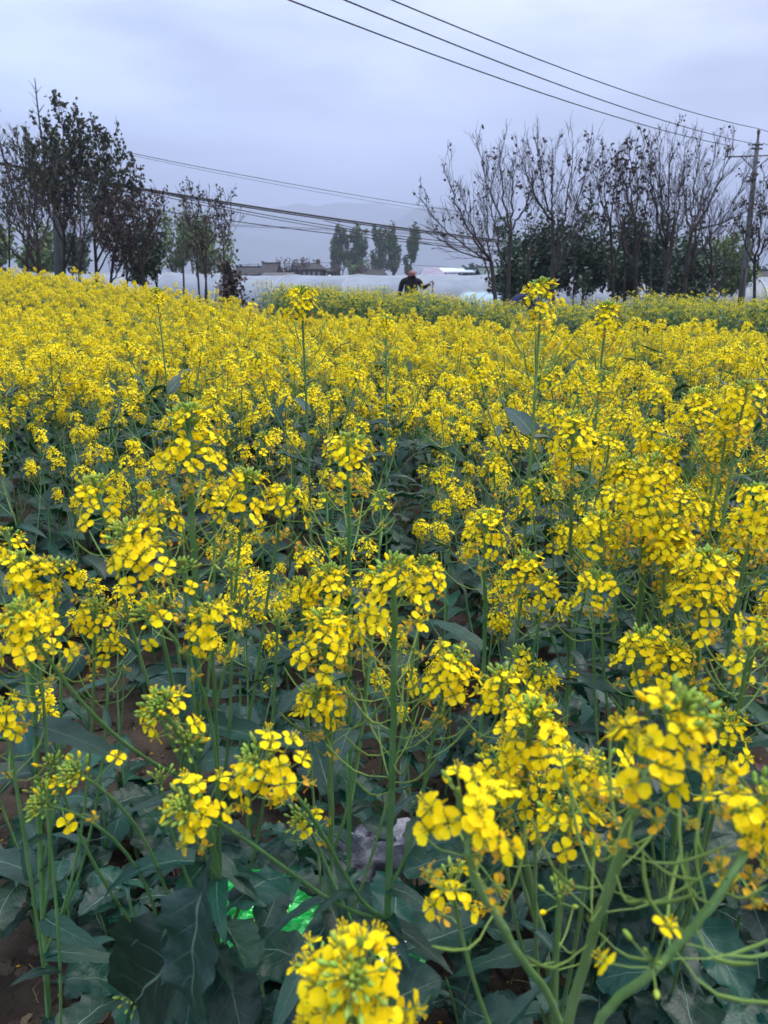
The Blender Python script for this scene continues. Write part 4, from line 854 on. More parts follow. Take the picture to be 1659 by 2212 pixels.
mb = MB(); mb.add(ICO1[0]*np.array([.028, .010, .007])*k+hx+np.array([0, -.096, -.055])*k, ICO1[1]); link('mouth', mb.mesh('mouth', [mat('lips', (.25, .09, .08))]), man)
mb = MB(); v = ICO2[0]; v = v[:, :]; mb.add(v*np.array([.081, .088, .05])*k+hx+np.array([0, .025, -.028])*k, ICO2[1]); link('hair', mb.mesh('hair', [GREY]), man)
mb = MB(); mb.tube([np.array([-.095, -.05, 1.455])*k, np.array([0, -.125, 1.43])*k, np.array([.095, -.05, 1.455])*k], .018, 6); link('collar', mb.mesh('collar', [BLK]), man)
def hand(parent, p, fwd, upd, k):
    fwd, upd = nrm(fwd), nrm(upd); sd = np.cross(fwd, upd)
    for i in range(4):
        b = p+fwd*.035*k+sd*(i-1.5)*.019*k; L = (.075, .085, .08, .062)[i]*k
        mb = MB(); mb.tube([b, b+fwd*L*.35, b+fwd*L*.5-upd*L*.35, b+fwd*L*.2-upd*L*.6], [.0095*k, .009*k, .0085*k, .007*k], 6, 0, True); link('finger', mb.mesh('finger', [SKIN]), parent)
    b = p-sd*.03*k; mb = MB(); mb.tube([b, b-sd*.022*k-upd*.02*k+fwd*.02*k, b-sd*.01*k-upd*.045*k+fwd*.045*k], [.012*k, .011*k, .008*k], 6, 0, True); link('thumb', mb.mesh('thumb', [SKIN]), parent)
hp = np.array(J[22][:3]); hand(man, hp, np.array([.9, -.2, .1]), np.array([-.2, -1, .2]), k); hand(man, np.array(J[18][:3]), np.array([0, -.3, -1]), np.array([-1, 0, 0.]), k)
hoe = thing('hoe', 'hoe with a long wooden handle held upright in the farmer\'s outstretched hand', 'hoe', (XF+hp[0]+.055, YF+hp[1]-.02, ZF))
mb = MB(); mb.tube([(.0, 0, .02), (0, 0, hp[2]*.5), (-.005, 0, hp[2]+.07)], .016, 7, 0, True); link('handle', mb.mesh('handle', [WOOD]), hoe)
mb = MB(); mb.box((-.08, -.16, .0), (.08, -.0, .008)); mb.tube([(0, 0, .05), (0, -.02, .02), (0, -.06, .006)], .012, 5); link('blade', mb.mesh('blade', [STEEL]), hoe)
# second worker, bent double
YG = 16.2; XG = x_of(1137, YG, 1.2); ZG = float(gh(XG, YG)); kb = (z_of(626, YG)-ZG)/1.20
wk = thing('person', 'worker in a navy jacket bent double among the flowers left of the tall rape spike', 'person', (XG, YG, ZG), 0)
J = [(.14, .03, .95, .15, .13), (.04, 0, 1.05, .155, .13), (-.10, -.03, 1.06, .165, .13), (-.22, -.05, .99, .12, .10), (-.31, -.07, .93, .06, .06), (-.38, -.09, .88, .08, .085), (-.43, -.10, .83, .07, .075),
     (.16, .12, .86, .10, .10), (.10, .14, .48, .07, .07), (.16, .14, .10, .05, .05), (.04, .14, .04, .045, .035),
     (.16, -.06, .86, .10, .10), (.08, -.10, .48, .07, .07), (.14, -.10, .10, .05, .05), (.02, -.12, .04, .045, .035),
     (-.22, .10, .95, .07, .07), (-.24, .14, .70, .05, .05), (-.30, .10, .48, .036, .036), (-.32, .09, .40, .04, .03),
     (-.22, -.19, .93, .07, .07), (-.22, -.24, .68, .05, .05), (-.30, -.20, .46, .036, .036), (-.32, -.19, .38, .04, .03)]
J = [tuple(c*kb for c in j) for j in J]
def zone2(c):
    x, y, z = c.x/kb, c.y/kb, c.z/kb
    if x < -.30 and z > .72: return 0
    if z < .47 and x < -.25: return 0
    return 1 if (z > .84 or x < -.12) else 2
skin_body('body', J, E_, wk, zone2, [SKIN, NAVY, TROU])
mb = MB(); mb.add(ICO2[0]*np.array([.088, .088, .075])*kb+np.array([-.40, -.09, .895])*kb, ICO2[1]); link('hair', mb.mesh('hair', [HAIR]), wk)
for q in (18, 22): hand(wk, np.array(J[q][:3]), np.array([-.3, 0, -1]), np.array([1, 0, -.3]), kb)

# ================================================================== RAPESEED PLANTS
def place_leaf(parent, p, d, sc, kind, rng, lod=0, roll=0.):
    pool = {('b', 0): LEAF_BM, ('l', 0): LEAF_LM, ('b', 1): LEAF_B1M, ('l', 1): LEAF_L1M}[(kind, lod)]
    o = link('leaf', rng.choice(pool), parent); setm(o, leaf_frame(d, roll), p, sc); return o
def hero(label, base, heads, stem_r=.0055, leaves=10, seed=0, group='rapeseed plants in the foreground', lvl=(.15, .85), big=.6, kind='rapeseed plant'):
    """heads: list of dicts with apex p (world), joint fraction j on the main stem; the first is the main stem's own head.
       The plant's parts: stem (main stem and branches), leaf..., flower_head (> flower...)"""
    for h in heads: h['S'] = h.get('S', 1.)*.89
    rng = random.Random(seed); bx, by = base; bz = gz(bx, by)-.015; B = np.array([bx, by, bz])
    t = thing('rapeseed_plant', label, 'rapeseed plant', (bx, by, bz), 0, group)
    sm = MB(); main = None; stem_r *= .70
    for i, h in enumerate(heads):
        P = np.asarray(h['p'])-B; rt = h.get('rt', .0019)*h.get('S', 1)
        if i == 0:
            via = [np.asarray(q)-B for q in h.get('via', [])]; tip = nrm(h['dir']) if 'dir' in h else nrm(P*np.array([.25, .25, 1]))
            if via:
                K = [np.zeros(3)]+via+[P-tip*.035*h.get('S', 1), P]; pts = []
                TG_ = [UPV if a == 0 else (tip if a == len(K)-1 else nrm(nrm(K[a]-K[a-1])+nrm(K[a+1]-K[a]))) for a in range(len(K))]
                for a in range(len(K)-1):                       # Hermite curve through the given points
                    p1, p2 = K[a], K[a+1]; ln = np.linalg.norm(p2-p1); t1, t2 = TG_[a]*ln, TG_[a+1]*ln
                    for s in np.linspace(0, 1, 8, endpoint=False): pts.append((2*s**3-3*s*s+1)*p1+(s**3-2*s*s+s)*t1+(-2*s**3+3*s*s)*p2+(s**3-s*s)*t2)
                pts.append(P); pts = np.array(pts)
            else: pts = bez(np.zeros(3), np.array([P[0]*.35, P[1]*.35, P[2]*.5]), P, 22, None) if 'dir' not in h else bez(np.zeros(3), np.array([P[0]*.2, P[1]*.2, P[2]*.4]), P-tip*P[2]*.3, 22, P)
            wob = np.array([[rng.gauss(0, .0007), rng.gauss(0, .0007), 0] for _ in pts]); wob[0] = wob[-1] = 0; pts = pts+wob
            main = pts; mp_ = Path(pts); r0, r1 = stem_r, rt
            rad = r1+(r0-r1)*np.linspace(1, 0, len(pts))**.8; sm.tube(pts, rad, 9, 0)
        else:
            j = h.get('j', .55)
            if 'jp' in h:
                jp = np.asarray(h['jp'])-B; q = main[np.argmin(np.linalg.norm(main-jp, axis=1))]; 
            else: q, _ = mp_.at(mp_.L*(1-j))
            D = P-q; tip = nrm(h['dir']) if 'dir' in h else nrm(nrm(D)*.45+UPV*.75); ln = np.linalg.norm(D)
            out_ = nrm(nrm(D*np.array([1, 1, .2]))*.8+nrm(D)+UPV*.15)
            pts = bez(q, q+out_*ln*.33, P-tip*ln*.33, 16, P); k_ = 1.0
            r0 = max(stem_r*.62*(1-j*.35), rt*1.2); rad = rt+(r0-rt)*np.linspace(1, 0, len(pts)); sm.tube(pts, rad, 7, 0)
            sm.tube([q-nrm(pts[1]-q)*.004, q, q+(pts[1]-q)*.35], [r0*1.1, r0*1.5, r0], 7, 0)
            if rng.random() < .8 and ln > .10:                   # clasping leaf at the joint
                d = nrm(nrm(D*np.array([1, 1, 0]))+np.array([rng.gauss(0, .5), rng.gauss(0, .5), rng.uniform(-.25, .45)]))
                place_leaf(t, q, d, rng.uniform(.5, 1.0), 'l', rng, 0, rng.uniform(-.4, .4))
        h['pts'] = pts; hb = MB(); fl = []; S = h.get('S', 1.)
        raceme(hb, Path(pts), rng, h.get('nb', 26), int(math.ceil(h.get('no', 18)*.95)), h.get('nw', 5), h.get('np', 8), S, 0, .002, fl)
        ho_ = link('flower_head' if h.get('no', 18)+h.get('nw', 5) > 0 else 'bud_cluster', hb.mesh('flower_head', PM), t)
        for kd, idx, M, q2, sc in fl:
            o = link('flower', FL0M[kd][idx % len(FL0M[kd])], ho_); setm(o, M, q2, sc)
        if h.get('lf', 1) and i > 0 and np.linalg.norm(pts[0]-pts[-1]) > .16:
            q, tt = Path(pts).at(Path(pts).L*rng.uniform(.35, .7)); a = rng.uniform(0, 6.28)
            place_leaf(t, q, nrm(np.array([math.cos(a), math.sin(a), rng.uniform(-.1, .7)])+tt*.4), rng.uniform(.25, .55), 'l', rng)
    link('stem', sm.mesh('stem', PM[:1]), t)
    for i in range(leaves+5):
        f = rng.uniform(*lvl); q, tt = mp_.at(mp_.L*(1-f)); a = i*2.4+rng.uniform(-.5, .5)
        d = nrm(np.array([math.cos(a), math.sin(a), rng.uniform(-.35, .35) if f < .5 else rng.uniform(-.1, .6)]))
        if f < big: place_leaf(t, q, d, rng.uniform(.42, .85)*(1.05-f*.45), 'b', rng, 0, rng.uniform(-.5, .5))
        else: place_leaf(t, q, d, rng.uniform(.6, 1.25), 'l', rng, 0, rng.uniform(-.5, .5))
    return t, B
def Hd(u, v, d, **k): return dict(p=at(u, v, d), **k)
def px_leaf(pl, u, v, d, u2, v2, d2, sc, kind='b', roll=0., seed=1):
    """leaf of plant pl from sight point 1 towards sight point 2"""
    t, B = pl; p = at(u, v, d); q = at(u2, v2, d2); return place_leaf(t, p-B, nrm(q-p), sc, kind, random.Random(seed), 0, roll)

a_ = hero('tall central plant whose long bare stem is fringed with thin green pods', (.045, .74),
     [Hd(852, 1222, .70, S=1.12, no=26, nw=6, np=26, nb=28, via=[at(838, 1985, .98), at(846, 1700, .84), at(851, 1420, .75)], rt=.0022),
      Hd(548, 1640, .64, jp=at(832, 1985, .98), no=17, nw=5, np=3, nb=26, dir=(-.45, -.5, .75), S=1.05),
      Hd(398, 1742, .63, jp=at(836, 2000, .99), no=14, nw=3, np=3, nb=34, dir=(-.35, -.6, .75), S=1.02),
      Hd(985, 1420, .74, jp=at(842, 1900, .95), no=22, nw=8, np=9, nb=20, dir=(.25, -.3, .9), S=1.05),
      Hd(650, 1770, .88, jp=at(850, 2060, 1.05), no=3, nw=2, np=2, nb=34, dir=(-.2, -.6, .8))], .0065, 7, 1, lvl=(.1, .6))
px_leaf(a_, 455, 1850, .70, 415, 2060, .74, .62, 'b', .1, 3); px_leaf(a_, 835, 1990, .97, 1000, 2110, .9, .8, 'l', .2, 4); 
px_leaf(a_, 700, 1945, .95, 590, 2010, .97, .6, 'l', -.3, 6)
hero('plant with a dense column of yellow flowers beside the tall podded stem', (-.055, .86),
     [Hd(702, 1335, .78, S=1.12, no=22, nw=7, np=14, nb=26, via=[at(713, 2010, 1.08), at(716, 1700, .92)], rt=.002),
      Hd(680, 1500, .80, j=.55, no=17, nw=5, np=3, nb=22, dir=(-.2, -.3, .9), S=1.0), Hd(712, 1232, .90, j=.6, no=14, nw=4, nb=26),
      Hd(918, 1215, .86, j=.55, no=16, nw=4, nb=20, np=3), Hd(648, 1262, .92, j=.5, no=12, nw=3, nb=16), Hd(800, 1330, .80, j=.7, no=10, nw=3, nb=12)], .006, 9, 2)
b_ = hero('tall plant left of centre with a thick stem and a tiered spike of flowers', (-.235, .84),
     [Hd(405, 893, .84, S=1.22, no=30, nw=14, np=22, nb=30, via=[at(432, 1690, 1.05), at(424, 1300, .92), at(412, 1060, .865)], rt=.0024),
      Hd(205, 1045, .86, j=.62, no=16, nw=4, nb=30, np=6, dir=(-.15, 0, 1.), S=1.05), Hd(268, 1150, .74, j=.56, no=22, nw=5, nb=24, np=4, dir=(-.2, -.3, .9), S=1.08),
      Hd(535, 1030, .88, j=.66, no=19, nw=6, nb=28, np=8, dir=(.2, 0, 1.), S=1.1), Hd(622, 1065, .90, j=.54, no=17, nw=5, nb=20, np=6, dir=(.3, -.1, 1.), S=1.05),
      Hd(452, 1318, .76, j=.40, no=17, nw=5, nb=12, np=4, dir=(.1, -.4, .9), S=1.05), Hd(338, 1075, .93, j=.6, no=16, nw=4, nb=20, dir=(-.1, 0, 1.)),
      Hd(462, 1050, .96, j=.66, no=16, nw=7, nb=10), Hd(395, 1222, .85, j=.55, no=1, nw=2, nb=24, np=0), Hd(500, 1232, .86, j=.53, no=0, nw=1, nb=20, np=0),
      Hd(318, 1322, .76, j=.42, no=3, nw=2, nb=30, np=2, dir=(-.4, -.4, .7), S=1.05), Hd(42, 1322, .76, jp=at(432, 1680, 1.05), no=20, nw=5, nb=24, np=4, dir=(-.2, -.2, .95), S=1.1),
      Hd(600, 1340, .88, j=.40, no=0, nw=0, nb=14, np=0)], .0072, 10, 3, lvl=(.1, .75), big=.5)
px_leaf(b_, 432, 1480, .98, 380, 1570, .95, .55, 'l', .2, 5); px_leaf(b_, 440, 1700, 1.03, 560, 1640, .98, .6, 'b', .4, 9)
c_ = hero('low spreading plant at lower left, two heads mostly in tight green bud', (-.36, .95),
     [Hd(340, 1525, .69, S=1.05, no=7, nw=3, np=2, nb=44, via=[at(470, 1900, 1.0), at(425, 1690, .84)], dir=(-.25, -.4, .85)),
      Hd(160, 1665, .80, j=.5, no=2, nw=0, nb=46, np=0, dir=(-.4, -.4, .7)), Hd(88, 1735, .84, j=.4, no=4, nw=1, nb=36, np=0, dir=(-.5, -.5, .6)),
      Hd(115, 1650, .86, j=.45, no=0, nw=0, nb=26, np=0), Hd(405, 1600, .72, j=.7, no=0, nw=0, nb=26, np=0, dir=(.3, -.3, .7)), Hd(345, 1680, .9, j=.6, no=0, nw=0, nb=14, np=0)], .006, 8, 4, lvl=(.12, .7), big=.62)
px_leaf(c_, 500, 1980, 1.0, 180, 2200, 1.1, 1.15, 'b', .5, 2); px_leaf(c_, 420, 1860, .95, 130, 1830, .95, .9, 'l', .0, 7)
hero('plant at the left edge with several loose flower heads one above another', (-.50, .78),
     [Hd(45, 1212, .88, S=1.1, no=22, nw=7, np=10, nb=22, via=[at(85, 1800, 1.12), at(70, 1500, .96)]),
      Hd(118, 1222, .92, j=.62, no=12, nw=4, nb=22), Hd(205, 1312, .90, j=.5, no=13, nw=4, nb=22, dir=(.2, -.2, 1.)), Hd(18, 1155, 1.02, j=.65, no=10, nw=3, nb=14),
      Hd(8, 1530, .82, j=.4, no=10, nw=3, nb=12), Hd(235, 1378, .96, j=.5, no=10, nw=4, nb=14), Hd(75, 1330, .85, j=.55, no=16, nw=4, nb=10), Hd(95, 1700, .95, j=.3, no=1, nw=0, nb=16, np=0)], .006, 8, 5)
hero('big round flower head at the bottom centre seen from straight above', (-.02, .30),
     [Hd(762, 2112, .475, S=1.14, no=38, nw=3, np=6, nb=38, dir=(.02, -.72, .85), via=[np.array([-.03, .32, .7])]),
      Hd(700, 2065, .62, j=.75, no=7, nw=0, nb=10, np=0)], .006, 3, 6, lvl=(.1, .5))
hero('blurred nearest flower head at the lower right, leaning on a curved stem hung with pods', (.13, .42),
     [Hd(1485, 1530, .46, S=1.08, no=27, nw=7, np=20, nb=32, dir=(.35, -.05, .95), via=[at(1228, 2212, .66), at(1345, 1830, .51), at(1392, 1690, .475)], rt=.0024)], .0056, 2, 7, lvl=(.05, .3))
hero('cluster of broad flowers on a stem arching from the bottom right', (.21, .47),
     [Hd(985, 1705, .50, S=1.1, no=17, nw=8, np=8, nb=4, dir=(-.25, -.1, .95), via=[at(1215, 2225, .70), at(1090, 2010, .58), at(1010, 1850, .53)], rt=.002),
      Hd(975, 1900, .62, j=.6, no=5, nw=2, nb=16, np=0), Hd(1208, 1932, .60, j=.35, no=0, nw=0, nb=11, np=4, S=1.0)], .0046, 3, 8, lvl=(.05, .3))
hero('flower head cut by the right edge above a long slanting green stem', (.17, .36),
     [Hd(1650, 1715, .50, S=1.0, no=20, nw=8, np=14, nb=16, dir=(.1, 0, 1), via=[at(1290, 2222, .60), at(1470, 2040, .53), at(1600, 1860, .505)], rt=.002),
      Hd(1408, 2072, .48, jp=at(1440, 2080, .54), no=2, nw=0, nb=4, np=0, S=1.0)], .0046, 2, 9, lvl=(.05, .3))
d_ = hero('plant right of centre crowded with overlapping flower heads', (.19, .72),
     [Hd(1148, 1535, .66, S=1.1, no=24, nw=6, np=12, nb=34, via=[at(1190, 2140, .98), at(1135, 1850, .80), at(1137, 1650, .70)], rt=.0022),
      Hd(1082, 1458, .72, j=.7, no=18, nw=6, nb=24, np=4), Hd(1245, 1645, .64, j=.62, no=17, nw=6, nb=12, np=3), Hd(1222, 1755, .62, j=.55, no=10, nw=4, nb=8, np=2),
      Hd(1078, 1640, .72, j=.6, no=14, nw=4, nb=12, np=3), Hd(1300, 1650, .62, j=.55, no=12, nw=5, nb=8), Hd(1160, 1700, .72, j=.55, no=8, nw=5, nb=10)], .0062, 8, 10, lvl=(.08, .6))
hero('upright plant at the right with a broad column of flowers over two smaller heads', (.46, .86),
     [Hd(1530, 1205, .86, S=1.2, no=34, nw=10, np=12, nb=30, via=[at(1462, 1720, 1.08), at(1498, 1480, .96)], rt=.0022),
      Hd(1388, 1375, .86, j=.5, no=17, nw=4, nb=20, dir=(-.2, -.1, 1)), Hd(1455, 1400, .88, j=.5, no=16, nw=5, nb=26), Hd(1565, 1558, .82, j=.35, no=14, nw=3, nb=20),
      Hd(1640, 1350, .80, j=.5, no=5, nw=2, nb=6), Hd(1620, 1400, .78, j=.45, no=5, nw=1, nb=4), Hd(1590, 1430, .9, j=.4, no=5, nw=2, nb=10)], .0065, 9, 11)
hero('many-headed plant behind it, its tallest stalk bare and podded below the flowers', (.39, 1.02),
     [Hd(1405, 1002, .93, S=1.25, no=34, nw=12, np=16, nb=26, via=[at(1345, 1600, 1.2), at(1378, 1350, 1.06)], rt=.0022),
      Hd(1300, 1118, .95, j=.6, no=19, nw=6, nb=20), Hd(1285, 1248, .93, j=.5, no=15, nw=6, nb=20), Hd(1338, 1060, 1.0, j=.65, no=18, nw=6, nb=12), Hd(1475, 1062, .98, j=.62, no=16, nw=8, nb=16), Hd(1440, 1120, .95, j=.6, no=12, nw=5, nb=14)], .0065, 10, 12)
hero('narrow plant in the centre right with an open airy flower spike', (.165, 1.12),
     [Hd(1052, 1118, 1.06, S=1.18, no=22, nw=8, np=10, nb=30, via=[at(1045, 1420, 1.2)], rt=.002),
      Hd(1140, 1205, 1.02, j=.6, no=19, nw=6, nb=24), Hd(1180, 1250, 1.02, j=.5, no=14, nw=4, nb=16), Hd(1120, 1410, 1.0, j=.35, no=8, nw=2, nb=20), Hd(1170, 1450, .98, j=.3, no=7, nw=3, nb=10)], .0055, 9, 13)
hero('solitary tall spike in the middle with fading petals below its crown', (-.065, 1.0),
     [Hd(752, 952, .92, S=1.18, no=19, nw=9, np=20, nb=30, via=[at(756, 1500, 1.15), at(755, 1250, 1.02)], rt=.002),
      Hd(825, 1070, 1.2, j=.5, no=4, nw=2, nb=24), Hd(735, 1175, 1.15, j=.45, no=4, nw=1, nb=22), Hd(705, 1075, 1.2, j=.55, no=3, nw=2, nb=26)], .0055, 8, 14)
hero('tall plant with fading flowers in three tiers right of the middle', (.36, 1.22),
     [Hd(1242, 903, 1.16, S=1.25, no=24, nw=14, np=12, nb=18, via=[at(1228, 1420, 1.5), at(1232, 1200, 1.3)], rt=.002),
      Hd(1150, 1046, 1.28, j=.55, no=14, nw=4, nb=24), Hd(1318, 945, 1.25, j=.6, no=16, nw=5, nb=16), Hd(1190, 1010, 1.3, j=.6, no=8, nw=3, nb=20)], .0055, 9, 15)
for i, (u, v, d, S, vl, lab) in enumerate([(652, 628, 1.55, 1.2, 860, 'tall dark-stemmed plant whose bud tip stands against the greenhouse left of the farmer'), (1172, 614, 1.32, 1.25, 900, 'tallest plant, its bright spike rising in front of the bending worker'), (1312, 662, 1.55, 1.15, 860, 'tall spike just right of and lower than the tallest plant'), (338, 628, 2.1, .9, 800, 'thin tall plant with a sparse tip above the left of the field'), (1168, 690, 1.9, 1.1, 850, 'plant directly below the tallest spike'), (835, 690, 2.2, 1.1, 860, 'leaning plant tip in the middle of the field')]):
    p = at(u, v, d); hero(lab, (p[0]*.97, p[1]+.03), [dict(p=p, S=S, no=20, nw=6, np=18, nb=30), dict(p=p+np.array([-.10, .02, -.13]), j=.75, no=14, nw=4, nb=16), dict(p=p+np.array([.11, -.02, -.15]), j=.72, no=14, nw=5, nb=16), dict(p=p+np.array([.05, .07, -.22]), j=.65, no=14, nw=5, nb=16), dict(p=p+np.array([-.08, -.07, -.28]), j=.6, no=12, nw=5, nb=16)], .006, 7, 30+i)
for i, (u, v, d, n, lab) in enumerate([(1612, 838, 1.12, 5, 'bushy plant at the right edge level with the middle of the field'), (1512, 852, 1.22, 5, 'plant with a wide yellow head left of the bushy right-edge one'), (1575, 905, 1.15, 4, 'lower head of yellow tucked under the right-edge plants'), (1440, 960, 1.2, 4, 'plant with crowded heads just above the podded many-headed one'), (1640, 1060, 1.0, 4, 'plant half out of the photo at the right edge'), (1640, 1100, 1.15, 3, 'plant with small heads low at the right edge')]):
    rng = random.Random(300+i); p = at(u, v, d); hs = [dict(p=p, S=1.1, no=22, nw=8, np=10, nb=24)]
    for q in range(n): hs.append(dict(p=p+np.array([rng.uniform(-.13, .13), rng.uniform(-.08, .12), rng.uniform(-.2, -.03)]), j=rng.uniform(.6, .78), no=16, nw=6, nb=16, S=rng.uniform(.95, 1.1)))
    hero(lab, (p[0]*.95, p[1]+.02), hs, .006, 7, 50+i)
# bud-only shoot near the bottom left
hero('small shoot bearing only a round cluster of green buds at the bottom left', (-.52, 1.22), [Hd(292, 2150, 1.25, S=1.25, no=0, nw=0, np=0, nb=38, dir=(0, -.5, .8))], .0035, 4, 70, lvl=(.2, .8), big=.3)

# ---- leafy young plants that cover the soil between the flowering ones
def rosette(label, x, y, n, hgt, seed, group='young leafy rape plants close to the soil', sc=1., lod=0):
    rng = random.Random(seed); z = gz(x, y); t = thing('leafy_rape_plant', label, 'leafy plant', (x, y, z-.01), 0, group)
    mb = MB(); tip = np.array([rng.gauss(0, .03), rng.gauss(0, .03), hgt]); pts = bez(np.zeros(3), tip*.5+np.array([.01, 0, 0]), tip, 8); mb.tube(pts, np.linspace(.006, .003, 8)*sc, 7); link('stem', mb.mesh('stem', PM[:1]), t); P = Path(pts)
    for i in range(n):
        f = rng.uniform(.12, 1)**.8; q, _ = P.at(P.L*(1-f)); a = i*2.4+rng.uniform(-.4, .4)
        d = nrm(np.array([math.cos(a), math.sin(a), rng.uniform(.05, .8)*(.4+.6*f)])); place_leaf(t, q, d, rng.uniform(.6, 1.0)*sc*(1.15-f*.45), 'b' if rng.random() < .8 else 'l', rng, lod, rng.uniform(-.5, .5))
    return t
LEAFY = [(60, 1900, 'broad-leaved plant at the left edge in the lower part of the photo'), (150, 1860, 'leafy plant under the left bud clusters'), (230, 1960, 'plant with a big puckered leaf right of the bare soil'), (130, 1990, 'low leafy plant beside the clods at the bottom left'),
         (330, 2100, 'large-leaved plant in the bottom left corner area, left of the green packet'), (430, 2190, 'dark leafy plant along the bottom edge left of centre'), (570, 2190, 'dark-leaved plant lying over the lower end of the green packet'), (625, 2085, 'leafy plant with a leaf across the middle of the green packet'),
         (1010, 2150, 'leafy plant in the bottom centre, right of the big round flower head'), (1130, 2190, 'plant with pale folded leaves at the bottom right of centre'), (1300, 2080, 'broad dark leaves behind the slanting stem at the lower right'), (1420, 2000, 'big toothed leaves behind the podded stem'),
         (1560, 2050, 'wide flat leaves low at the right edge'), (1600, 1900, 'leafy plant under the right-edge flower head'), (1540, 2180, 'leafy plant in the bottom right corner'), (1250, 1950, 'leafy plant in the dark gap right of centre'), (980, 1960, 'leafy plant beside the white plastic scrap'),
         (640, 1880, 'leafy plant left of the crumpled clear plastic'), (330, 1830, 'leafy plant in the middle of the lower left'), (560, 1500, 'wide-leaved plant behind the thick-stemmed tall one'), (960, 1650, 'leafy plant behind the podded stalk'), (1330, 1500, 'leafy plant with a long pale blade at the right'),
         (1480, 1780, 'leafy plant behind the nearest blurred head'), (60, 1760, 'leafy plant low at the left edge under the bud cluster'), (250, 1700, 'leafy plant at the rim of the bare soil patch'), (90, 1500, 'leafy plant behind the left-edge stems'), (720, 1560, 'leafy plant in the shade behind the column of flowers')]
for i, (u, v, lab) in enumerate(LEAFY):
    rng = random.Random(400+i); p = cross_at(u, v, .18); rosette(lab, p[0], p[1], rng.randint(11, 15), rng.uniform(.16, .42), 500+i, sc=rng.uniform(.55, .88))
k_ = 0
for i in range(125):
    rng = random.Random(900+i); y = rng.uniform(1.25, 4.2); x = rng.uniform(-.56, .56)*y
    if -.62 < x/y*1.0 < -.30 and 1.75 < y < 2.3: continue
    rosette('leafy young plant filling a dark gap between flowering stems', x, y, rng.randint(7, 10), rng.uniform(.18, .5), 950+i, 'leafy young plants filling the dark gaps', sc=rng.uniform(.65, 1.05), lod=1 if y > 2.2 else 0)

# ---- field plants: variants built once as parts, then copied
def variant(seed, green=False, tall=1.0):
    rng = random.Random(seed); H = rng.uniform(1.05, 1.2)*tall; sm = MB(); heads = []; leaves = []
    tip = np.array([rng.gauss(0, .05), rng.gauss(0, .05), H]); main = bez(np.zeros(3), np.array([rng.gauss(0, .05), rng.gauss(0, .05), H*.5]), tip, 10)
    sm.tube(main, np.linspace(.0052, .0016, 10), 5, 0); mp_ = Path(main); nbch = rng.randint(6, 9); paths = [main]
    for i in range(nbch):
        f = rng.uniform(.42, .86); q, _ = mp_.at(mp_.L*(1-f)); a = i*2.4+rng.uniform(-.4, .4); out_ = np.array([math.cos(a), math.sin(a), 0])
        rr = rng.uniform(.07, .20)*(1.25-f*.5); top = H*(rng.uniform(.93, 1.0) if green else rng.uniform(.74, .985)); P = q*np.array([1, 1, 0])+out_*rr+UPV*max(top, q[2]+.1)
        pts = bez(q, q+out_*rr*.75+UPV*(P[2]-q[2])*.35, P, 7); sm.tube(pts, np.linspace(.0028, .0013, 7), 4, 0); paths.append(pts)
        leaves.append((q, nrm(out_+UPV*rng.uniform(-.2, .5)), rng.uniform(.6, 1.1), 'l'))
        if rng.random() < .45:
            q2, t2 = Path(pts).at(Path(pts).L*.5); a2 = rng.uniform(0, 6.28); P2 = q2+np.array([math.cos(a2)*.06, math.sin(a2)*.06, rng.uniform(.05, .12)]); pp = bez(q2, q2+(P2-q2)*np.array([.8, .8, .3]), P2, 5); sm.tube(pp, [.0015]*5, 3, 0); paths.append(pp)
    for i, pts in enumerate(paths):
        hb = MB(); S = rng.uniform(.78, 1.05)*(1.1 if i == 0 else .95)
        kk = rng.random()
        if green: no, nw, nb = rng.randint(2, 6), rng.randint(0, 1), 8; S *= .8
        elif i and kk < .14: no, nw, nb = rng.randint(1, 4), 1, 18
        else: no, nw, nb = rng.randint(14, 24), rng.randint(3, 7), 15
        raceme(hb, Path(pts), rng, nb, no, nw, rng.randint(2, 8), S, 1); heads.append(hb)
    if green:
        for i in range(22):
            f = rng.uniform(.5, .93); q, _ = mp_.at(mp_.L*(1-f)); a = i*2.4
            leaves.append((q+np.array([math.cos(a), math.sin(a), 0])*rng.uniform(0, .07), nrm(np.array([math.cos(a), math.sin(a), rng.uniform(-.2, .9)])), rng.uniform(.6, 1.0), 'l'))
    for i in range(9 if not green else 12):
        f = rng.uniform(.08, .6); q, _ = mp_.at(mp_.L*(1-f)); a = i*2.4+rng.uniform(-.4, .4)
        leaves.append((q, nrm(np.array([math.cos(a), math.sin(a), rng.uniform(-.35, .5)])), rng.uniform(.7, 1.15)*(1.1-f*.6), 'b' if f < .5 else 'l'))
    return sm, heads, leaves
VAR = [variant(2000+i) for i in range(10)]; VARG = [variant(2100+i, True, 1.05) for i in range(4)]
def joined(vr, seed, name):
    rng = random.Random(seed); sm, heads, leaves = vr; mb = MB(); mb.merge(sm)
    for h in heads: mb.merge(h)
    for q, d, sc, kd in leaves:
        src = rng.choice(LEAF_B1 if kd == 'b' else LEAF_L1); M = leaf_frame(d, rng.uniform(-.4, .4)); o = MB(); o.merge(src); o.m = [5]*len(o.f); mb.merge(o, M, q, sc)
    o = bpy.data.objects.new(name, mb.mesh(name, PM)); return o
def edge(x, y):
    u = CX+FPX*x/max(y*math.cos(PITCH), .1); return float(np.interp(u, [0, 300, 620, 900, 1300, 1659], [20, 15.5, 11.6, 9.9, 8.6, 7.8]))
pts_main, pts_green = [], []
rng = random.Random(77); y = 1.28
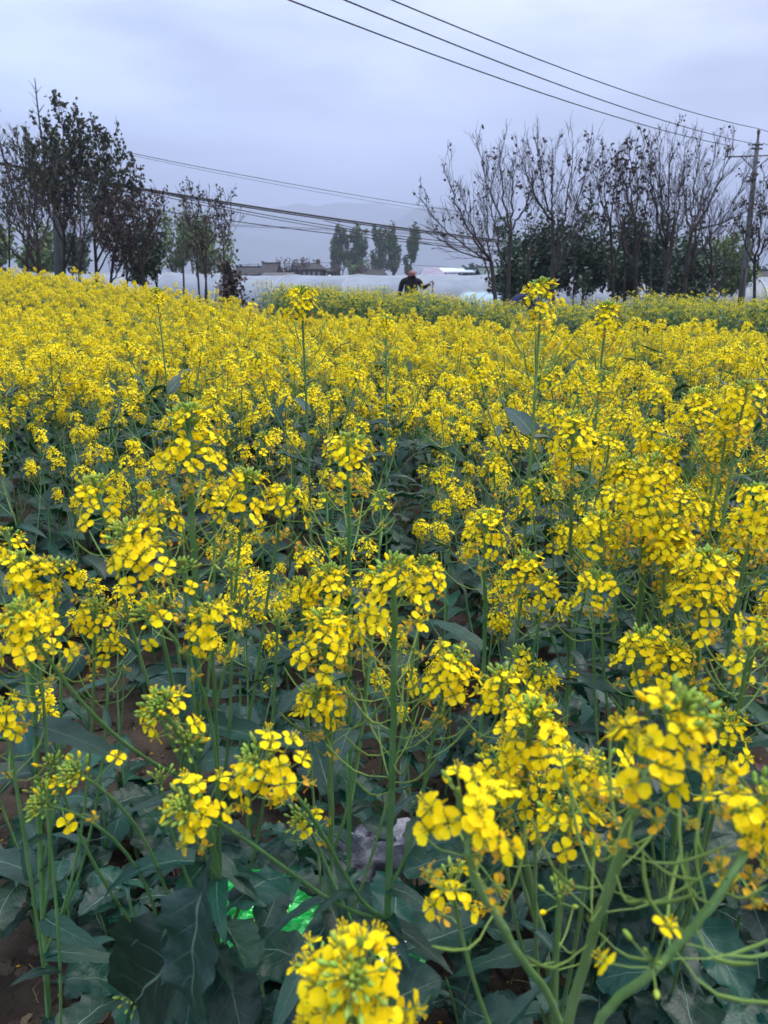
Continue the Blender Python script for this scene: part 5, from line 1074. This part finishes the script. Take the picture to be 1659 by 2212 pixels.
while y < 20.5:
    dens = 5.5+6.5*smooth(1.3, 3.5, y)+3*smooth(4.5, 7, y); step = 1/math.sqrt(dens)
    if y > 8: step *= 1.05
    x = -.62*y-.4
    while x < .62*y+.4:
        X = x+rng.uniform(-.45, .45)*step; Yy = y+rng.uniform(-.45, .45)*step; x += step
        e = edge(X, Yy)
        h = rng.gauss(1.0-.055*smooth(4, 8, Yy)*(X > -2.5), .065)-.06*smooth(2.2, .3, e-Yy)*(X > -2.5)
        if Yy < 2.2: h = min(h, 1.0)*rng.uniform(.80, 1.0)
        if -.62 < X/Yy < -.24 and 1.7 < Yy < 2.35: continue
        if Yy < 1.75 and (abs(X/Yy+.0) < .14): h *= .85
        if rng.random() < .04 and Yy > 3: h *= 1.1
        if Yy < e: pts_main.append((X, Yy, h))
        elif e+1.1 < Yy < min(e+4.2, 15.6) and X > -.15*Yy:
            u = CX+FPX*X/(Yy*math.cos(PITCH))
            hh = float(np.interp(u, [500, 700, 830, 860, 940, 1010, 1090, 1110, 1165, 1185, 1300, 1400], [1.12, 1.12, 1.08, 1.05, 1.03, .98, .95, .86, .86, .95, .95, 1.03]))*rng.gauss(1, .05)
            for _ in range(2): pts_green.append((X+rng.gauss(0, .1), Yy+rng.gauss(0, .1), hh*rng.uniform(.9, 1.04)))
    y += step
pts_main.sort(key=lambda p: p[1]+.15*abs(p[0])); near = [p for p in pts_main if abs(p[0]) < .535*p[1]+.12][:285]; ns = set(near)
restp = [p for p in pts_main if p not in ns]
print('PLANTS', len(pts_main), len(near), len(restp), len(pts_green))
NG = {}
protos = []
def instantiate_first(vi, parent_pos): pass
LAND = [(45, 'the plant at the left edge with several loose heads'), (205, 'the head left of the tall thick-stemmed plant'), (405, 'the tall tiered plant left of centre'), (560, 'the head right of the tall tiered plant'), (752, 'the solitary tall spike in the middle'), (900, 'the tall podded central plant'), (1052, 'the open airy spike right of centre'), (1242, 'the tall plant with fading flowers in three tiers'), (1405, 'the many-headed podded plant'), (1560, 'the bushy plants at the right edge')]
ORD = ['nearest', 'second', 'third', 'fourth', 'fifth', 'sixth', 'seventh', 'eighth', 'ninth', 'tenth', 'eleventh', 'twelfth']
lcount = {}
for i, (X, Yy, h) in enumerate(near):
    r = random.Random(5000+i); vi = r.randrange(10); sm, heads, leaves = VAR[vi]
    if vi not in NG: NG[vi] = (sm.mesh('stem', PM[:1]), [hb.mesh('flower_head', PM) for hb in heads])
    sme, hme = NG[vi]
    grp = ''; third = 'left' if X/Yy < -.17 else ('right' if X/Yy > .17 else 'middle')
    band = 'rows farther into the field'
    grp = f'rape plants in the {band}, {third} third'
    t = thing('rapeseed_plant', f'yellow-flowered rape plant in the {band}, {third} third of the field', 'rapeseed plant', (X, Yy, float(gh(X, Yy))-.02), r.uniform(0, 6.28), grp)
    li_ = min(range(len(LAND)), key=lambda q: abs(LAND[q][0]-(CX+FPX*X/(Yy*math.cos(PITCH))))); lcount[li_] = lcount.get(li_, 0)+1
    if i < 75 and lcount[li_] <= 12: t['label'] = f'{ORD[lcount[li_]-1]} rape plant behind {LAND[li_][1]}'; t['group'] = 'rape plants in the nearest dense rows'
    t.rotation_euler = (r.gauss(0, .06), r.gauss(0, .06), r.uniform(0, 6.28)); t.scale = (h, h, h)
    link('stem', sme, t)
    for m in hme: link('flower_head', m, t)
    for q, d, sc, kd in leaves:
        o = link('leaf', r.choice(LEAF_B1M if kd == 'b' else LEAF_L1M), t); setm(o, leaf_frame(d, r.uniform(-.4, .4)), q, sc)

def scatter(name, label, protos_, P, seed):
    """one object of kind stuff: a point mesh whose points carry whole plants"""
    pc = bpy.data.collections.new(name+'_kinds')
    for o in protos_: pc.objects.link(o)
    r = random.Random(seed); me = bpy.data.meshes.new(name); me.from_pydata([(x, y, float(gh(x, y))-.02) for x, y, h in P], [], [])
    a = me.attributes.new('kind_index', 'INT', 'POINT'); a.data.foreach_set('value', [r.randrange(len(protos_)) for _ in P])
    a = me.attributes.new('turn', 'FLOAT_VECTOR', 'POINT'); a.data.foreach_set('vector', [c for _ in P for c in (r.gauss(0, .06), r.gauss(0, .06), r.uniform(0, 6.28))])
    a = me.attributes.new('grow', 'FLOAT', 'POINT'); a.data.foreach_set('value', [h for x, y, h in P])
    o = link(name, me); o['kind'] = 'stuff'; o['label'] = label
    ng = bpy.data.node_groups.new(name, 'GeometryNodeTree'); ng.interface.new_socket('Geometry', in_out='INPUT', socket_type='NodeSocketGeometry'); ng.interface.new_socket('Geometry', in_out='OUTPUT', socket_type='NodeSocketGeometry')
    n = ng.nodes; l = ng.links; gi = n.new('NodeGroupInput'); go = n.new('NodeGroupOutput'); ip = n.new('GeometryNodeInstanceOnPoints'); ci = n.new('GeometryNodeCollectionInfo')
    ci.inputs['Collection'].default_value = pc; ci.inputs['Separate Children'].default_value = True; ci.inputs['Reset Children'].default_value = True; ip.inputs['Pick Instance'].default_value = True
    def attr(nm, ty):
        q = n.new('GeometryNodeInputNamedAttribute'); q.data_type = ty; q.inputs['Name'].default_value = nm; return q.outputs['Attribute']
    m2p = n.new('GeometryNodeMeshToPoints'); l.new(gi.outputs[0], m2p.inputs[0]); l.new(m2p.outputs[0], ip.inputs['Points']); l.new(ci.outputs[0], ip.inputs['Instance'])
    l.new(attr('kind_index', 'INT'), ip.inputs['Instance Index']); l.new(attr('turn', 'FLOAT_VECTOR'), ip.inputs['Rotation'])
    l.new(attr('grow', 'FLOAT'), ip.inputs['Scale']); l.new(ip.outputs[0], go.inputs[0])
    md = o.modifiers.new('plants', 'NODES'); md.node_group = ng; return o
scatter('rapeseed_field', 'dense yellow mass of rape plants in the far part of the field', [joined(v, i, 'field_plant') for i, v in enumerate(VAR)], restp, 1)
scatter('rapeseed_strip', 'second, greener and sparser strip of rape behind the yellow field, around the farmer', [joined(v, 20+i, 'strip_plant') for i, v in enumerate(VARG)], pts_green, 2)
# undergrowth beyond the strip and low weeds in the path
def weeds():
    mb = MB(); r = random.Random(8)
    for i in range(5200):
        y = r.uniform(6, 27); x = r.uniform(-.6, .6)*y
        if y < edge(x, y): continue
        q = np.array([x, y, float(gh(x, y))-.02])
        for k in range(3): 
            d = nrm(np.array([r.gauss(0, .5), r.gauss(0, .5), 1])); L = r.uniform(.08, .32); sdv = nrm(np.cross(d, [r.random()-.5, r.random()-.5, .1]))*L*.12
            mb.add([q-sdv, q+sdv, q+d*L*.6+sdv*1.2, q+d*L+UPV*-.02, q+d*L*.6-sdv*1.2], [(0, 1, 2, 3, 4)])
    o = link('weeds', mb.mesh('weeds', [mat('weed_green', (.045, .075, .03), .8, .2, .1, var=.3, island=True)])); o['kind'] = 'stuff'; o['label'] = 'rough low weeds between the field, the trees and the tunnels'
weeds()

# ------------------------------------------------------------------ litter on the soil
GREENF = mat('green_foil', (.0, .22, .025), .25, .6, metallic=.3, coat=.3, noise_mix=((.0, .50, .07), 22, .35, .7), bump=.25, bscale=60)
CLEAR = mat('crumpled_clear_plastic', (.42, .41, .48), .2, .6, .3, noise_mix=((.18, .18, .22), 25, .35, .65), bump=.5, bscale=50)
WPRINT = mat('white_print', (.75, .74, .78), .4, .4); BPRINT = mat('black_print', (.01, .01, .012), .4, .4); YPRINT = mat('yellow_print', (.8, .65, .02), .4, .4)
def fold(x, y, s=0.):
    v = Vector((x*9+s, y*9, s)); r_ = 1-abs(noise.noise(v*1.3))*2; r2 = 1-abs(noise.noise(v*2.9+Vector((5, 1, 0))))*2
    return .016*r_+.007*r2
def sheet(name, label, cat, loc, rz, L, W, amp, m, seed, tilt=(0, 0), nx_=46, ny_=26, ragged=.0, extra=None):
    t = thing(name, label, cat, loc, rz); t.rotation_euler = (tilt[0], tilt[1], rz); mb = MB(); top, bot = [], []
    def surf(a, b):
        pil = (max(0, 1-abs(a)**4)*max(0, 1-abs(b)**4))**.5; e = 1+ragged*noise.noise(Vector((a*3, b*3, seed)))
        return (a*L/2*e, b*W/2*e*(1-.10*abs(a)**3), (fold(a*L/2, b*W/2, seed)*amp+.018*amp)*pil+.01*amp*noise.noise(Vector((a*2, b*2, seed+4))))
    for j in range(ny_+1):
        for i in range(nx_+1):
            a, b = i/nx_*2-1, j/ny_*2-1; p = surf(a, b); top.append(p); bot.append((p[0], p[1], min(p[2], .01*amp*noise.noise(Vector((a*2, b*2, seed+4))))-.0015))
    n = nx_+1; T = len(top); f = [(j*n+i, j*n+i+1, (j+1)*n+i+1, (j+1)*n+i) for j in range(ny_) for i in range(nx_)]
    mb.add(top+bot, f+[tuple(T+q for q in reversed(g)) for g in f]); b_ = link('body', mb.mesh('sheet', [m], False), t)
    return t, surf
gp = cross_at(680, 2040, .20); gpz = gz(gp[0], gp[1])
bag, surf = sheet('green_packet', 'crumpled bright green foil packet with a barcode, lying under the rape leaves', 'packet', (gp[0], gp[1], .23), R(-8), .42, .20, 1.9, GREENF, 2.3, tilt=(R(14), R(4)))
def patch(a0, a1, b0, b1, m, name, lift, n=5):
    mb = MB(); v = []
    for j in range(n+1):
        for i in range(n+1):
            p = surf(a0+(a1-a0)*i/n, b0+(b1-b0)*j/n); v.append((p[0], p[1], p[2]+lift))
    mb.add(v, [(j*(n+1)+i, j*(n+1)+i+1, (j+1)*(n+1)+i+1, (j+1)*(n+1)+i) for j in range(n) for i in range(n)]); return mb
link('barcode_label', patch(.66, .88, -.62, .25, WPRINT, 'b', .0012, 12).mesh('label', [WPRINT]), bag)
r_ = random.Random(3); bars = MB(); b0 = -.55
while b0 < .15:
    wdt = r_.choice([.012, .02, .035]); bars.merge(patch(.69, .83, b0, b0+wdt, BPRINT, 'x', .0022, 4)); b0 += wdt+r_.choice([.012, .02, .03])
link('barcode', bars.mesh('bars', [BPRINT]), bag)
lt = MB()
for (a0, a1, b0, b1) in [(-.50, -.475, -.30, -.02), (-.44, -.415, -.30, -.02), (-.38, -.355, -.30, -.02), (-.44, -.355, -.05, -.01), (-.44, -.355, -.31, -.27), (-.33, -.31, -.30, -.02), (-.33, -.26, -.16, -.12)]: lt.merge(patch(a0, a1, b0, b1, BPRINT, 'x', .0024, 3))
link('lettering', lt.mesh('letters', [BPRINT]), bag)
lt = MB(); lt.merge(patch(-.52, -.24, -.34, .01, YPRINT, 'x', .0014, 5)); link('lettering_border', lt.mesh('border', [YPRINT]), bag)
for e_ in (-1, 1):
    cr_ = MB(); n_ = 14; v = []
    for i in range(n_+1):
        for j in range(2):
            p = surf(e_*(1+.0), i/n_*2-1); v.append((p[0]+e_*j*.012, p[1], p[2]+.002*(i % 2)))
    cr_.add(v, [(i*2, i*2+1, i*2+3, i*2+2) for i in range(n_)]); link('crimped_seal', cr_.mesh('seal', [GREENF], False), bag)
p = cross_at(790, 1875, .16); sheet('plastic_film', 'crumpled clear lilac plastic film on the soil above the green packet', 'plastic film', (p[0], p[1], .19), R(20), .19, .12, 2.4, CLEAR, 7.7, tilt=(R(22), 0), ragged=.5)
p = at(1075, 1865, 2.05); sheet('plastic_scrap', 'small pale plastic scrap on the soil right of the podded stalk', 'plastic scrap', (p[0], p[1], gz(p[0], p[1])+.03), R(-30), .09, .06, 1.6, CLEAR, 4.4, tilt=(R(10), 0), nx_=20, ny_=14, ragged=.6)
# clods, crumbs, straw, fallen petals
def clods():
    r = random.Random(12); mb = MB()
    for i in range(2600):
        y = 1.05+3.2*r.random()**1.3; x = r.uniform(-.62, .62)*(y+.2); s = .004+.02*r.random()**3.2
        if i < 26: s = r.uniform(.03, .055); y = r.uniform(1.2, 2.4); x = r.uniform(-.62, .62)*y
        V = ICO2 if s > .012 else ICO1; v = V[0]*np.array([1, r.uniform(.7, 1), r.uniform(.5, .8)]); o_ = Vector((r.random()*50, 0, 0))
        dsp = np.array([1+.45*noise.noise(Vector(q*1.4)+o_)+.22*noise.noise(Vector(q*3.5)+o_) for q in v]); a = r.uniform(0, 6.28); c, sn = math.cos(a), math.sin(a)
        v = v*dsp[:, None]*s; v = v@np.array([[c, sn, 0], [-sn, c, 0], [0, 0, 1]]); mb.add(v+np.array([x, y, gz(x, y)+s*.25]), V[1])
    o = link('soil_clods', mb.mesh('clods', [mat('clod', (.046, .035, .027), .97, .1, var=.35, island=True, noise_mix=((.09, .07, .054), 35, .35, .7), bump=.9, bscale=120)], False)); o['kind'] = 'stuff'; o['label'] = 'loose clods and crumbs of dark soil'
clods()
def scatter_bits(name, label, m, n, seed, build, kind='stuff'):
    r = random.Random(seed); mb = MB()
    for i in range(n):
        y = 1.08+2.6*r.random()**1.2; x = r.uniform(-.6, .6)*(y+.1); build(mb, r, np.array([x, y, gz(x, y)+.008]))
    o = link(name, mb.mesh(name, [m], False)); o['kind'] = kind; o['label'] = label
def b_petal(mb, r, p):
    a = r.uniform(0, 6.28); s = r.uniform(.003, .006); d = np.array([math.cos(a), math.sin(a), 0])*s; e_ = np.array([-math.sin(a), math.cos(a), 0])*s*.6
    mb.add([p-d, p+e_+UPV*s*.4, p+d, p-e_+UPV*s*.3], [(0, 1, 2, 3)])
scatter_bits('fallen_petals', 'fallen yellow petals scattered on soil', PETAL_OLD, 420, 5, b_petal)
def b_straw(mb, r, p):
    a = r.uniform(0, 6.28); L = r.uniform(.01, .05); d = np.array([math.cos(a), math.sin(a), r.uniform(-.05, .25)])*L; mb.tube([p-d*.5, p+np.array([0, 0, .002]), p+d*.5], .0009, 3)
scatter_bits('straw_bits', 'bits of dry stalk and straw on the soil', mat('straw', (.22, .16, .10), .9, .1, var=.5, island=True), 700, 6, b_straw)
def b_dead(mb, r, p):
    src = r.choice(LEAF_B1); a = r.uniform(0, 6.28); mb.merge(src, leaf_frame(np.array([math.cos(a), math.sin(a), .15]), r.uniform(-.6, .6)), p, r.uniform(.15, .45))
scatter_bits('withered_leaves', 'withered tan and purplish leaves lying on the soil', mat('withered', (.14, .095, .07), .85, .15, .1, var=.5, hue=.04, island=True, bump=.6, bscale=60), 110, 7, b_dead)
